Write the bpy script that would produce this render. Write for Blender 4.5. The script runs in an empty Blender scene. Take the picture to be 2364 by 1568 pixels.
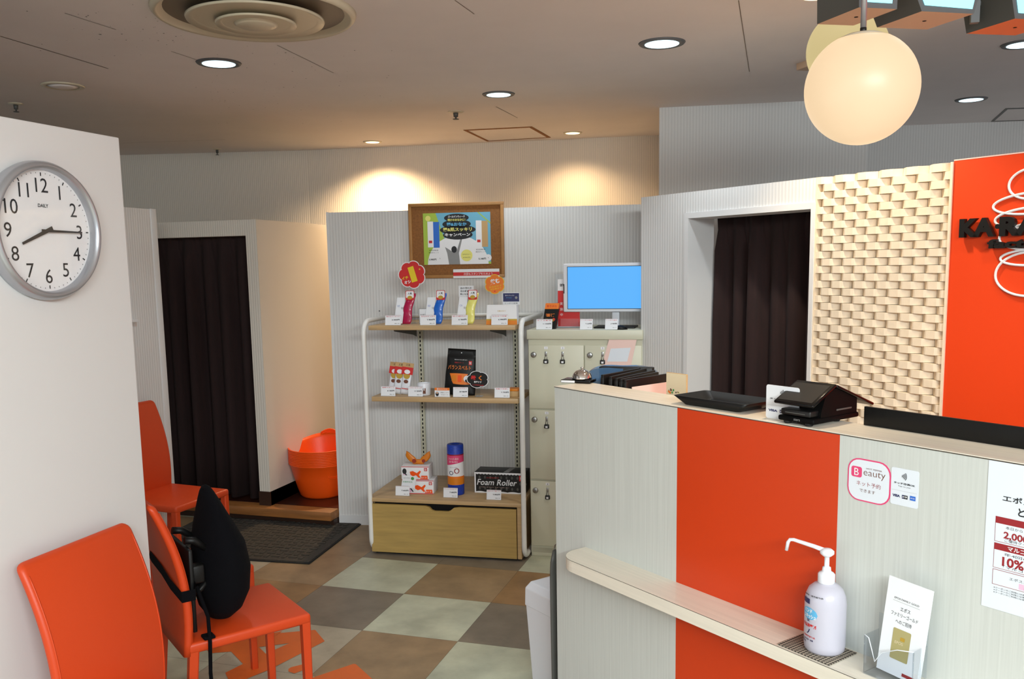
import bpy, bmesh, math, random
import numpy as np
from mathutils import Matrix, Vector
random.seed(7)
PI = math.pi
SC = bpy.context.scene
COL = SC.collection
# ------------------------------------------------------------------ camera
W, H = 2364, 1568
FPX = 2039.04; PITCH = -0.1311; ROLL = -0.0174; CY = 879.24; YAW = -0.2997; HC = 1.5924
def _axes():
    cp, sp = math.cos(PITCH), math.sin(PITCH)
    f = np.array([0, cp, sp]); r = np.array([1., 0, 0]); u = np.cross(r, f)
    cr, sr = math.cos(ROLL), math.sin(ROLL)
    r2 = cr*r+sr*u; u2 = -sr*r+cr*u
    c, s = math.cos(YAW), math.sin(YAW)
    M = np.array([[c, s, 0], [-s, c, 0], [0, 0, 1]])
    return M@r2, M@u2, M@f
RX, UX, FW = _axes()
CAM = np.array([0, 0, HC])
cd = bpy.data.cameras.new('camera'); cam = bpy.data.objects.new('camera', cd); COL.objects.link(cam)
cd.sensor_width = 36; cd.sensor_fit = 'HORIZONTAL'; cd.lens = FPX*36/W; cd.shift_y = (CY-H/2)/W
cd.clip_start = .02; cd.clip_end = 60
cam.matrix_world = Matrix(((RX[0], UX[0], -FW[0], 0), (RX[1], UX[1], -FW[1], 0), (RX[2], UX[2], -FW[2], HC), (0, 0, 0, 1)))
SC.camera = cam
SC.view_settings.view_transform = 'Standard'; SC.view_settings.look = 'None'
SC.view_settings.gamma = 1; SC.view_settings.exposure = 0.0
SC.view_settings.use_curve_mapping = False
# ------------------------------------------------------------------ world and big lights
wd = bpy.data.worlds.new('world'); SC.world = wd; wd.use_nodes = True
bg = wd.node_tree.nodes['Background']; bg.inputs[0].default_value = (0.86, 0.93, 1.0, 1); bg.inputs[1].default_value = .65
def light(kind, name, loc, energy, color, target=None, **k):
    l = bpy.data.lights.new(name, kind); l.energy = energy; l.color = color
    for a, b in k.items(): setattr(l, a, b)
    o = bpy.data.objects.new(name, l); COL.objects.link(o); o.location = loc
    if target is not None:
        o.rotation_euler = (Vector(target)-Vector(loc)).to_track_quat('-Z', 'Y').to_euler()
    return o
COOL = (0.86, 0.95, 1.0); WARM = (1.0, 0.69, 0.39); NEUT = (.92, 1.0, 1.0)
# shop-floor ceiling panels of the mall corridor behind and beside the photographer
light('AREA', 'corridor_light', (1.45, -1.5, 2.46), 362, NEUT, (0.7, -0.6, 0), shape='RECTANGLE', size=2.6, size_y=0.6)
light('AREA', 'corridor_light', (-0.9, -0.6, 2.46), 14, COOL, (-0.8, 1.0, 0.2), shape='RECTANGLE', size=1.2, size_y=0.6)
# ------------------------------------------------------------------ pixel -> place helpers (used to survey the room)
def ray(x, y): return FW + RX*(x-W/2)/FPX - UX*(y-CY)/FPX
def onz(x, y, z=0.):
    d = ray(x, y); return CAM + d*((z-HC)/d[2])
def onpl(x, y, P, n):
    d = ray(x, y); return CAM + d*(((np.asarray(P)-CAM)@n)/(d@n))
def wpx(n, P): return n*((np.asarray(P)-CAM)@FW)/FPX
# ------------------------------------------------------------------ materials
def lin(c):
    c = [x/255 for x in c]
    return tuple(x/12.92 if x <= .04045 else ((x+.055)/1.055)**2.4 for x in c)+(1,)
MATS = {}
def mat(key, rgb=(200, 200, 200), rough=.5, metal=0, emit=0, alpha=1, trans=0, coat=0, spec=None, noise=None, bump=None, streak=None, ribs=None):
    if key in MATS: return MATS[key]
    m = bpy.data.materials.new(key); m.use_nodes = True
    nt = m.node_tree; b = nt.nodes['Principled BSDF']
    N = nt.nodes.new; L = nt.links.new
    b.inputs['Base Color'].default_value = lin(rgb); b.inputs['Roughness'].default_value = rough
    b.inputs['Metallic'].default_value = metal
    if spec is not None: b.inputs['Specular IOR Level'].default_value = spec
    if coat: b.inputs['Coat Weight'].default_value = coat; b.inputs['Coat Roughness'].default_value = .15
    if emit: b.inputs['Emission Color'].default_value = lin(rgb); b.inputs['Emission Strength'].default_value = emit
    if trans: b.inputs['Transmission Weight'].default_value = trans
    if alpha < 1: b.inputs['Alpha'].default_value = alpha
    tc = N('ShaderNodeTexCoord')
    def mapped(scale):
        mp = N('ShaderNodeMapping'); mp.inputs['Scale'].default_value = scale; L(tc.outputs['Object'], mp.inputs[0]); return mp.outputs[0]
    if noise or streak:
        # noise = (scale xyz or number, amount)
        sc, am = (noise or streak)[:2]
        if not isinstance(sc, tuple): sc = (sc,)*3
        nz = N('ShaderNodeTexNoise'); nz.inputs['Scale'].default_value = 1; nz.inputs['Detail'].default_value = 5
        nz.inputs['Roughness'].default_value = .6
        L(mapped(sc), nz.inputs['Vector'])
        cr = N('ShaderNodeValToRGB'); cr.color_ramp.elements[0].position = .3; cr.color_ramp.elements[1].position = .7
        a = [max(0, c*(1-am)) for c in rgb]; d = [min(255, c*(1+am)) for c in rgb]
        cr.color_ramp.elements[0].color = lin(a); cr.color_ramp.elements[1].color = lin(d)
        L(nz.outputs['Fac'], cr.inputs[0]); L(cr.outputs[0], b.inputs['Base Color'])
    if ribs:
        pitch, strength, dist = ribs
        wv = N('ShaderNodeTexWave'); wv.wave_type = 'BANDS'; wv.bands_direction = 'X'; wv.inputs['Scale'].default_value = 1
        wv.inputs['Distortion'].default_value = .4; wv.inputs['Detail'].default_value = 1
        k = 0.314159*1/pitch
        L(mapped((k, k*.02, k*.02)), wv.inputs['Vector'])
        bp = N('ShaderNodeBump'); bp.inputs['Strength'].default_value = strength; bp.inputs['Distance'].default_value = dist
        L(wv.outputs['Fac'], bp.inputs['Height']); L(bp.outputs[0], b.inputs['Normal'])
        mx = N('ShaderNodeMix'); mx.data_type = 'RGBA'
        mx.inputs[6].default_value = lin([c*.965 for c in rgb]); mx.inputs[7].default_value = lin([min(255, c*1.02) for c in rgb])
        L(wv.outputs['Fac'], mx.inputs[0]); L(mx.outputs[2], b.inputs['Base Color'])
    if bump:
        sc, st, di = bump
        if not isinstance(sc, tuple): sc = (sc,)*3
        nz = N('ShaderNodeTexNoise'); nz.inputs['Scale'].default_value = 1; nz.inputs['Detail'].default_value = 4
        L(mapped(sc), nz.inputs['Vector'])
        bp = N('ShaderNodeBump'); bp.inputs['Strength'].default_value = st; bp.inputs['Distance'].default_value = di
        L(nz.outputs['Fac'], bp.inputs['Height']); L(bp.outputs[0], b.inputs['Normal'])
    MATS[key] = m
    return m
mat('wallpaper', (222, 221, 219), .75, ribs=(.018, .28, .003))
mat('wallpaper_warm', (222, 214, 202), .75, ribs=(.016, .3, .003))
mat('paint_white', (226, 226, 226), .6)
mat('ceiling_paint', (234, 226, 222), .85, noise=(.7, .03))
mat('seam', (120, 105, 92), .9)
mat('speck', (60, 52, 46), .9)
mat('brown_board', (52, 30, 18), .5)
mat('step_wood', (150, 98, 52), .38, streak=((3, 30, 30), .14))
mat('dark_floor', (58, 26, 16), .35)
mat('tile_sage', (180, 182, 160), .42, noise=(5, .09), bump=(40, .15, .002))
mat('tile_dark', (120, 110, 96), .45, noise=(6, .09), bump=(40, .15, .002))
mat('tile_tan', (146, 122, 92), .45, noise=(6, .10), bump=(40, .15, .002))
mat('tile_rust', (142, 110, 74), .45, noise=(6, .10), bump=(40, .15, .002))
mat('tile_sand', (168, 158, 138), .45, noise=(6, .08), bump=(40, .15, .002))
mat('tile_joint', (90, 84, 72), .8)
mat('floor_orange', (212, 98, 34), .4, noise=(4, .04))
mat('mat_grey', (62, 58, 52), .95, noise=(60, .12), bump=(150, .5, .002))
mat('rubber_black', (14, 14, 14), .7)
mat('curtain', (36, 17, 16), .9, noise=((60, 60, 6), .12))
mat('orange_leather', (202, 66, 22), .42, bump=(220, .12, .001), spec=.4)
mat('orange_seam', (150, 44, 12), .6)
mat('laminate', (200, 203, 198), .42, streak=((170, 170, 2.6), .03))
mat('laminate_top', (230, 222, 206), .38, streak=((2.2, 60, 60), .03))
mat('laminate_orange', (206, 60, 12), .38, noise=(3, .01))
mat('orange_wall', (228, 64, 6), .5)
mat('dark_line', (70, 62, 52), .7)
mat('brick_tile', (236, 220, 196), .6, noise=(30, .02))
mat('brick_back_shaded', (128, 120, 114), .8)  # tile backing, darkened so the notches carry shade in their colour
mat('oak', (188, 156, 112), .42, streak=((4, 30, 60), .06))
mat('oak_front', (176, 146, 84), .42, streak=((4, 30, 60), .06))
mat('black', (10, 10, 10), .45)
mat('black_gloss', (8, 8, 9), .2, spec=.3); mat('terminal_black', (6, 6, 6), .6, spec=.12)
mat('black_satin', (14, 14, 14), .45, spec=.3)
mat('black_cloth', (5, 5, 9), .95, spec=.15, bump=(400, .4, .002))
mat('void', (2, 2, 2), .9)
mat('white_tube', (232, 232, 228), .3, coat=.3)
mat('white_plastic', (228, 230, 236), .35)
mat('white_matte', (236, 236, 238), .7)
mat('paper', (232, 234, 238), .8)
mat('paper_cool', (224, 230, 238), .7)
mat('locker', (208, 206, 184), .4)
mat('locker_gap', (120, 118, 104), .7)
mat('chrome', (220, 220, 220), .08, 1)
mat('steel', (170, 170, 168), .3, 1)
mat('silver', (176, 178, 184), .32, .7)
mat('dark_grey', (78, 78, 74), .45)
mat('grey', (140, 140, 140), .5)
mat('cork', (140, 92, 48), .9, noise=(90, .10), bump=(200, .3, .001))
mat('cork_frame', (172, 122, 66), .5, streak=((8, 8, 8), .06))
mat('red', (206, 36, 34), .5); mat('dark_red', (150, 28, 36), .5); mat('ink', (30, 32, 36), .6)
mat('navy', (40, 44, 92), .5); mat('pink', (226, 70, 120), .5); mat('magenta', (176, 20, 72), .25, coat=.3)
mat('light_pink', (240, 206, 196), .6); mat('rose', (232, 188, 214), .6)
mat('blue', (30, 104, 204), .25, coat=.3); mat('lightblue', (96, 180, 226), .5); mat('royal', (26, 62, 170), .45, noise=(120, .15))
mat('yellow', (232, 204, 30), .4); mat('pale_yellow', (232, 226, 120), .35, coat=.3); mat('gold', (196, 160, 60), .4, .3)
mat('card_gold', (186, 176, 122), .35, .3)
mat('orange', (236, 122, 28), .45); mat('bright_orange', (244, 86, 14), .38, spec=.4); mat('amber', (222, 128, 20), .4)
mat('lime', (168, 196, 70), .5); mat('sky_print', (110, 178, 206), .5); mat('green', (70, 150, 80), .5)
mat('cream', (230, 214, 180), .6); mat('kraft', (196, 160, 110), .7); mat('white_print', (238, 238, 240), .6)
mat('brown', (110, 62, 40), .6); mat('skin_print', (220, 180, 150), .6)
mat('screen_blue', (84, 176, 255), .3, emit=1.0)
mat('lamp_cool', (214, 246, 255), .3, emit=2.2)
mat('lamp_warm', (255, 226, 176), .3, emit=3.0)
mat('globe_glass', (255, 222, 178), .4, emit=.80)
mat('globe_pale', (232, 214, 150), .4, emit=.66)
for _k in ('globe_glass', 'globe_pale'): MATS[_k].node_tree.nodes['Principled BSDF'].inputs['Base Color'].default_value = lin((128, 116, 100))
MATS['screen_blue'].node_tree.nodes['Principled BSDF'].inputs['Base Color'].default_value = (.01, .01, .01, 1)
mat('panel_glow', (150, 232, 250), .4, emit=1.0)
mat('wood_pale', (206, 178, 150), .6)
mat('fixture', (96, 98, 100), .5)
mat('vent_beige', (206, 194, 168), .35); mat('vent_dark', (120, 106, 88), .5)
mat('bottle', (214, 212, 226), .3, alpha=1, trans=.25)
mat('liquid', (196, 190, 208), .3)
mat('net_grey', (120, 112, 98), .9)
mat('beige_cap', (200, 184, 160), .5)
def clear_mat(key, tint, fac):
    m = bpy.data.materials.new(key); m.use_nodes = True; nt = m.node_tree; nt.nodes.clear()
    o = nt.nodes.new('ShaderNodeOutputMaterial'); mx = nt.nodes.new('ShaderNodeMixShader'); t = nt.nodes.new('ShaderNodeBsdfTransparent')
    g = nt.nodes.new('ShaderNodeBsdfGlossy'); fr = nt.nodes.new('ShaderNodeLayerWeight'); fr.inputs[0].default_value = .5; pw = nt.nodes.new('ShaderNodeMath'); pw.operation = 'POWER'; pw.inputs[1].default_value = 3; nt.links.new(fr.outputs[1], pw.inputs[0])
    ad = nt.nodes.new('ShaderNodeMath'); ad.operation = 'ADD'; ad.inputs[1].default_value = fac
    t.inputs[0].default_value = tint; g.inputs['Roughness'].default_value = .04
    nt.links.new(pw.outputs[0], ad.inputs[0]); nt.links.new(ad.outputs[0], mx.inputs[0]); nt.links.new(t.outputs[0], mx.inputs[1]); nt.links.new(g.outputs[0], mx.inputs[2])
    nt.links.new(mx.outputs[0], o.inputs[0]); MATS[key] = m
clear_mat('clear', (.93, .95, .97, 1), .03)
mat('blue_clear', (78, 112, 150), .08, alpha=.72, spec=.6)
clear_mat('clock_glass', (.97, .97, .97, 1), .02)
def netmat():
    m = bpy.data.materials.new('net_mat'); m.use_nodes = True; nt = m.node_tree; b = nt.nodes['Principled BSDF']
    tc = nt.nodes.new('ShaderNodeTexCoord'); mp = nt.nodes.new('ShaderNodeMapping'); mp.inputs['Rotation'].default_value = (0, 0, .78); mp.inputs['Scale'].default_value = (160, 160, 160)
    ck = nt.nodes.new('ShaderNodeTexChecker'); ck.inputs['Scale'].default_value = 1
    ck.inputs['Color1'].default_value = lin((164, 152, 136)); ck.inputs['Color2'].default_value = lin((66, 60, 54))
    nt.links.new(tc.outputs['Object'], mp.inputs[0]); nt.links.new(mp.outputs[0], ck.inputs['Vector']); nt.links.new(ck.outputs[0], b.inputs['Base Color'])
    b.inputs['Roughness'].default_value = .9; MATS['net_mat'] = m
netmat()
# ------------------------------------------------------------------ text
_tc = {}
def text_geo(s, bold=0., font=None):
    k = (s, bold)
    if k in _tc: return _tc[k]
    cu = bpy.data.curves.new('t', 'FONT'); cu.body = s; cu.offset = bold; cu.resolution_u = 3; cu.align_x = 'CENTER'; cu.align_y = 'CENTER'
    o = bpy.data.objects.new('t', cu); COL.objects.link(o)
    dg = bpy.context.evaluated_depsgraph_get(); me = bpy.data.meshes.new_from_object(o.evaluated_get(dg))
    vs = [(v.co.x, v.co.y) for v in me.vertices]; fs = [tuple(p.vertices) for p in me.polygons]
    bpy.data.objects.remove(o); bpy.data.curves.remove(cu); bpy.data.meshes.remove(me)
    if vs:
        xs = [v[0] for v in vs]; ys = [v[1] for v in vs]; bb = (min(xs), max(xs), min(ys), max(ys))
    else: bb = (0, 1, 0, 1)
    _tc[k] = (vs, fs, bb); return _tc[k]
# ------------------------------------------------------------------ mesh builder
class MB:
    def __init__(s, T=None): s.v = []; s.f = []; s.m = []; s.sm = []; s.keys = []; s.T = T or Matrix.Identity(4)
    def _k(s, k):
        if k not in s.keys: s.keys.append(k)
        return s.keys.index(k)
    def add(s, vs, fs, k, smooth=False):
        n = len(s.v); ki = s._k(k)
        s.v += [tuple(s.T @ Vector(v)) for v in vs]
        for f in fs: s.f.append(tuple(i+n for i in f)); s.m.append(ki); s.sm.append(smooth)
        return s
    def box(s, x0, x1, y0, y1, z0, z1, k, bevel=0, seg=2):
        if not bevel:
            vs = [(x, y, z) for z in (z0, z1) for y in (y0, y1) for x in (x0, x1)]
            return s.add(vs, [(0, 2, 3, 1), (4, 5, 7, 6), (0, 1, 5, 4), (2, 6, 7, 3), (0, 4, 6, 2), (1, 3, 7, 5)], k)
        bm = bmesh.new(); bmesh.ops.create_cube(bm, size=1)
        for v in bm.verts: v.co = ((x0+x1)/2+v.co.x*(x1-x0), (y0+y1)/2+v.co.y*(y1-y0), (z0+z1)/2+v.co.z*(z1-z0))
        bmesh.ops.bevel(bm, geom=bm.edges[:], offset=bevel, segments=seg, profile=.5, affect='EDGES')
        return s.bm(bm, k, True)
    def bm(s, bm, k, smooth=False):
        bm.verts.index_update()
        s.add([v.co[:] for v in bm.verts], [[v.index for v in f.verts] for f in bm.faces], k, smooth); bm.free(); return s
    def prism(s, pts, vec, k, ks=None, smooth=False):
        # pts: planar 3d polygon, extruded by vec
        n = len(pts); vec = Vector(vec); a = [Vector(p) for p in pts]; b = [p+vec for p in a]
        s.add([p[:] for p in a], [tuple(range(n))], k)
        s.add([p[:] for p in b], [tuple(reversed(range(n)))], ks or k)
        s.add([p[:] for p in a+b], [(i, i+n, (i+1) % n+n, (i+1) % n) for i in range(n)], ks or k, smooth)
        return s
    def poly(s, pts, k): return s.add(pts, [tuple(range(len(pts)))], k)
    def sheet(s, pts2, y, k, th=0): # polygon in the x-z plane facing -y
        p = [(x, y, z) for x, z in pts2]
        return s.prism(p, (0, th, 0), k) if th else s.poly(p, k)
    def rect(s, x0, x1, z0, z1, y, k): return s.sheet([(x0, z0), (x1, z0), (x1, z1), (x0, z1)], y, k)
    def disc(s, cx, cz, r, y, k, rz=None, n=24): return s.sheet([(cx+r*math.cos(2*PI*i/n), cz+(rz or r)*math.sin(2*PI*i/n)) for i in range(n)], y, k)
    def rrect(s, x0, x1, z0, z1, r, y, k, th=0, n=5):
        p = []
        for cx, cz, a in ((x1-r, z0+r, -90), (x1-r, z1-r, 0), (x0+r, z1-r, 90), (x0+r, z0+r, 180)):
            for i in range(n+1):
                t = math.radians(a+90*i/n); p.append((cx+r*math.cos(t), cz+r*math.sin(t)))
        return s.sheet(p, y, k, th)
    def text(s, st, cx, cz, h, y, k, bold=0., w=None, ang=0, shear=0, ref=None):
        vs, fs, bb = text_geo(st, bold)
        if not fs: return s
        tw = bb[1]-bb[0]; thh = bb[3]-bb[2]; sc = h/(ref or max(thh, .35)); sx = sc
        if w: sx = w/tw
        mx, mz = (bb[0]+bb[1])/2, (bb[2]+bb[3])/2; ca, sa = math.cos(ang), math.sin(ang); o = []
        for a, b in vs:
            X, Z = (a-mx)*sx, (b-mz)*sc; X += shear*Z; o.append((cx+X*ca-Z*sa, y, cz+X*sa+Z*ca))
        return s.add(o, fs, k)
    def tube(s, path, r, k, n=12, closed=False, cap=True):
        P = [Vector(p) for p in path]; N = len(P); rr = r if isinstance(r, (list, tuple)) else [r]*N
        up = None; vs = []
        for i in range(N):
            if closed: t = (P[(i+1) % N]-P[i-1]).normalized()
            else: t = (P[min(i+1, N-1)]-P[max(i-1, 0)]).normalized()
            if up is None:
                up = t.orthogonal().normalized()
            up = (up-t*up.dot(t)).normalized(); bi = t.cross(up)
            for j in range(n):
                a = 2*PI*j/n; vs.append((P[i]+(up*math.cos(a)+bi*math.sin(a))*rr[i])[:])
        fs = []
        for i in range(N if closed else N-1):
            q = (i+1) % N
            for j in range(n): fs.append((i*n+j, i*n+(j+1) % n, q*n+(j+1) % n, q*n+j))
        s.add(vs, fs, k, True)
        if cap and not closed: s.add(vs[:n], [tuple(reversed(range(n)))], k); s.add(vs[-n:], [tuple(range(n))], k)
        return s
    def lathe(s, prof, k, c=(0, 0, 0), n=32, axis='z', smooth=True, cap=True):
        vs = []; ks = k
        for (r, z) in prof:
            for j in range(n):
                a = 2*PI*j/n; x, y = r*math.cos(a), r*math.sin(a)
                p = (x, y, z) if axis == 'z' else ((x, -z, y) if axis == 'y' else (z, x, y))
                vs.append((c[0]+p[0], c[1]+p[1], c[2]+p[2]))
        fs = [(i*n+j, i*n+(j+1) % n, (i+1)*n+(j+1) % n, (i+1)*n+j) for i in range(len(prof)-1) for j in range(n)]
        s.add(vs, fs, ks, smooth)
        if cap and prof[0][0] > 1e-4: s.add(vs[:n], [tuple(reversed(range(n)))], ks)
        if cap and prof[-1][0] > 1e-4: s.add(vs[-n:], [tuple(range(n))], ks)
        return s
    def loft(s, rings, k, smooth=True, caps=True):
        n = len(rings[0]); vs = [p for r in rings for p in r]
        s.add(vs, [(i*n+j, i*n+(j+1) % n, (i+1)*n+(j+1) % n, (i+1)*n+j) for i in range(len(rings)-1) for j in range(n)], k, smooth)
        if caps: s.add(rings[0], [tuple(reversed(range(n)))], k, smooth); s.add(rings[-1], [tuple(range(n))], k, smooth)
        return s
    def build(s, name, parent=None, loc=None, rotz=0, label=None, cat=None, group=None, kind=None, bevel=0):
        me = bpy.data.meshes.new(name); me.from_pydata(s.v, [], s.f)
        for k in s.keys: me.materials.append(MATS[k])
        me.polygons.foreach_set('material_index', s.m); me.polygons.foreach_set('use_smooth', s.sm); me.update()
        bm = bmesh.new(); bm.from_mesh(me); bmesh.ops.remove_doubles(bm, verts=bm.verts[:], dist=1e-6)
        bmesh.ops.recalc_face_normals(bm, faces=bm.faces[:])
        bm.to_mesh(me); bm.free()
        o = bpy.data.objects.new(name, me); COL.objects.link(o)
        if parent is not None: o.parent = parent
        if loc is not None: o.location = [float(a) for a in loc]
        o.rotation_euler = (0, 0, rotz)
        if bevel:
            b = o.modifiers.new('bevel', 'BEVEL'); b.width = bevel; b.segments = 2; b.limit_method = 'ANGLE'
        tag(o, label, cat, group, kind); return o
def tag(o, label=None, cat=None, group=None, kind=None):
    if label: o['label'] = label
    if cat: o['category'] = cat
    if group: o['group'] = group
    if kind: o['kind'] = kind
def thing(name, label, cat, loc=(0, 0, 0), rotz=0, group=None, rx=0, ry=0):
    o = bpy.data.objects.new(name, None); COL.objects.link(o); o.location = [float(a) for a in loc]; o.rotation_euler = (rx, ry, rotz)
    o.empty_display_size = .05; tag(o, label, cat, group); return o
def copy_tree(o, parent=None):
    c = o.copy(); COL.objects.link(c); c.parent = parent
    for ch in [q for q in o.children]: copy_tree(ch, c)
    return c
def struct(mb, name, loc=None, rotz=0): return mb.build(name, None, loc, rotz, kind='structure')
def T(x=0, y=0, z=0, rz=0): return Matrix.Translation((x, y, z)) @ Matrix.Rotation(rz, 4, 'Z')
CEIL = 2.5; WH = 1.9175
# ------------------------------------------------------------------ frames of the room
PD = np.array([-2.627, 4.80, 0]); PROT = math.atan(.16)                       # partition behind the rack
PA = np.array([-.706, 4.561, 0]); PE = np.array([.747, -.665, 0]); PE /= np.linalg.norm(PE); PN = np.array([PE[1], -PE[0], 0])  # portal wall; PN faces the room
PROTZ = math.atan2(PE[1], PE[0])
CL = np.array([-.704, 2.743, 0]); CE = np.array([.7913, -.6114, 0]); CN = np.array([-.6114, -.7913, 0]); CROT = math.atan2(CE[1], CE[0])  # counter: origin at left end, along, outward
FD = np.array([-2.178, 4.33, 0]); FROT = math.atan(.0866); FE = np.array([math.cos(FROT), math.sin(FROT), 0]); FN = np.array([-FE[1], FE[0], 0])
def loc_in(P, O, rz):
    c, s = math.cos(-rz), math.sin(-rz); d = np.asarray(P)-O
    return np.array([c*d[0]-s*d[1], s*d[0]+c*d[1], d[2]])
def world(p, O, rz):
    c, s = math.cos(rz), math.sin(rz); return np.array([O[0]+c*p[0]-s*p[1], O[1]+s*p[0]+c*p[1], (O[2] if len(O) > 2 else 0)+(p[2] if len(p) > 2 else 0)])

# ================================================================== SETTING
# floor of 45 cm tiles
t0 = .45; OX, OY = -.53073*HC, 2.9636*HC
TO = np.array([math.cos(YAW)*OX+math.sin(YAW)*OY, -math.sin(YAW)*OX+math.cos(YAW)*OY])   # grid origin in the room frame
tmap = {(0, 0): 'tile_sage', (1, 0): 'tile_tan', (2, 0): 'tile_rust', (-1, 0): 'tile_tan', (-2, 0): 'tile_sand', (0, 1): 'tile_dark', (1, 1): 'tile_sage', (2, 1): 'tile_dark', (-1, 1): 'tile_rust', (-2, 1): 'tile_sand',
        (0, 2): 'tile_sand', (1, 2): 'tile_tan', (-1, 2): 'tile_sage', (-2, 2): 'tile_sand', (2, 2): 'tile_sage', (0, -1): 'tile_dark', (1, -1): 'tile_dark', (2, -1): 'tile_sage', (-1, -1): 'tile_tan', (-2, -1): 'tile_tan',
        (-2, 3): 'tile_dark', (-1, 3): 'tile_sage', (0, 3): 'tile_sand', (-3, 2): 'tile_sage', (-3, 3): 'tile_dark', (-3, 0): 'tile_tan', (-3, -1): 'tile_sand', (-4, 0): 'tile_tan'}
fl = MB()
rnd = random.Random(3)
for i in range(-13, 11):
    for j in range(-8, 16):
        x0 = TO[0]+i*t0; y1 = TO[1]-j*t0
        k = tmap.get((i, j)) or rnd.choice(['tile_sage', 'tile_dark', 'tile_tan', 'tile_sand'])
        e = .0007
        fl.add([(x0+e, y1-t0+e, 0), (x0+t0-e, y1-t0+e, 0), (x0+t0-e, y1-e, 0), (x0+e, y1-e, 0)], [(0, 1, 2, 3)], k)
fl.box(TO[0]-13*t0, TO[0]+11*t0, TO[1]-16*t0, TO[1]+8*t0+.2, -.05, -.0006, 'tile_joint')
struct(fl, 'floor')
# ceiling with board seams and dirt specks
cl = MB(); cl.box(-7, 5, -1.7, 9, CEIL, CEIL+.05, 'ceiling_paint')
def cline(p, q, w=.003, k='seam'):
    a = onz(*p, CEIL); b = onz(*q, CEIL); d = (b-a); d /= np.linalg.norm(d); n = np.array([-d[1], d[0], 0])*w/2
    cl.add([tuple(a-n-[0, 0, .0012]), tuple(b-n-[0, 0, .0012]), tuple(b+n-[0, 0, .0012]), tuple(a+n-[0, 0, .0012])], [(0, 1, 2, 3)], k)
cline((0, 83), (250, 158), .006); cline((150, 30), (268, 68)); cline((395, 118), (455, 138)); cline((640, 104), (770, 168)); cline((1440, 90), (1500, 60)) if False else None
cline((1050, 0), (1095, 32)); cline((1705, 0), (1730, 165)); cline((1145, 246), (1195, 272), .004); cline((280, 330), (520, 322), .003)
for _ in range(150):
    x = random.gauss(330, 120) if random.random() < .5 else random.gauss(640, 130); y = random.gauss(60, 40) if x < 450 else random.gauss(190, 60)
    if y > 320 or y < 0: continue
    a = onz(x, y, CEIL); r = random.uniform(.001, .003)
    cl.add([(a[0]-r, a[1]-r, CEIL-.0013), (a[0]+r, a[1]-r, CEIL-.0013), (a[0]+r, a[1]+r, CEIL-.0013), (a[0]-r, a[1]+r, CEIL-.0013)], [(0, 1, 2, 3)], 'speck')
struct(cl, 'ceiling')
def wall(name, a, b, h0, h1, th, k, off=0):
    a = np.array(a, float); b = np.array(b, float); d = b-a; L = np.linalg.norm(d); rz = math.atan2(d[1], d[0])
    m = MB(); m.box(0, L, off, off+th, h0, h1, k); return struct(m, name, (a[0], a[1], 0), rz)
wall('wall_back', (-3.573, 6.279), (-.70, 6.61), 0, CEIL, .1, 'wallpaper_warm')
wall('wall_back_left', (-5.6, 5.79), (-3.573, 6.279), 0, CEIL, .1, 'wallpaper_warm')
wall('wall_far_right', (.40, 6.77), (4.4, 7.35), 0, CEIL, .1, 'wallpaper')
m = MB(); m.box(0, 1.185, 0, 1.3, 0, CEIL, 'wallpaper'); struct(m, 'wall_column', (-.735, 5.44, 0), math.atan2(.12, .9))
wall('wall_unseen_right', (4.3, 8), (4.3, -1.7), 0, CEIL, .1, 'wallpaper')  # out of view, added to keep world light from entering at the right
wall('wall_unseen_left', (-6.5, -1.7), (-6.5, 8), 0, CEIL, .1, 'wallpaper')  # likewise unseen, added to block world light on the left
# left wall with the clock (face x=-1.8)
LX = -1.8
m = MB(); m.box(-4.0, 0, 0, .06, 0, 1.965, 'paint_white', .003)
struct(m, 'wall_left', (LX, 2.12, 0), PI/2)
# second short wall beside the first booth
m = MB(); m.box(-1.5, -.045, 0, .06, 0, 1.927, 'wallpaper')
m.box(-.045, 0, -.004, .066, 0, 1.93, 'paint_white', .002)
struct(m, 'wall_booth_left', (-3.344, 4.182, 0), PI/2)
# partition behind the rack
m = MB(); m.box(0, 2.35, 0, .05, 0, WH, 'wallpaper'); m.box(0, .012, -.003, .05, 0, WH+.002, 'paint_white')
m.box(0, 2.35, -.006, 0, 0, .06, 'paint_white')
struct(m, 'wall_partition', PD, PROT)
# platform, booth box
m = MB(); m.box(-4.6, -2.632, 4.70, 6.4, .045, .10, 'step_wood', .004); m.box(-4.6, -2.632, 4.735, 6.4, 0, .045, 'brown_board')
m.box(-4.6, -2.634, 4.80, 6.4, .10, .102, 'dark_floor')
struct(m, 'floor_platform')
m = MB()
m.box(-3.162, -3.088, 4.76, 5.46, .19, 1.891, 'wallpaper_warm'); m.box(-4.5, -3.162, 4.76, 4.84, 1.795, 1.891, 'wallpaper_warm')
m.box(-3.165, -3.082, 4.752, 5.46, .10, .19, 'brown_board'); m.box(-4.5, -3.9, 4.76, 4.84, .1, 1.795, 'wallpaper_warm')
m.box(-3.088, -3.085, 4.76, 6.3, .19, 1.889, 'wallpaper_warm'); m.box(-3.09, -3.082, 4.76, 6.3, .10, .19, 'brown_board')
struct(m, 'wall_booth')
m = MB(); m.box(-4.5, -3.17, 5.35, 5.4, .1, 1.85, 'void'); struct(m, 'wall_booth_inside')
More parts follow.
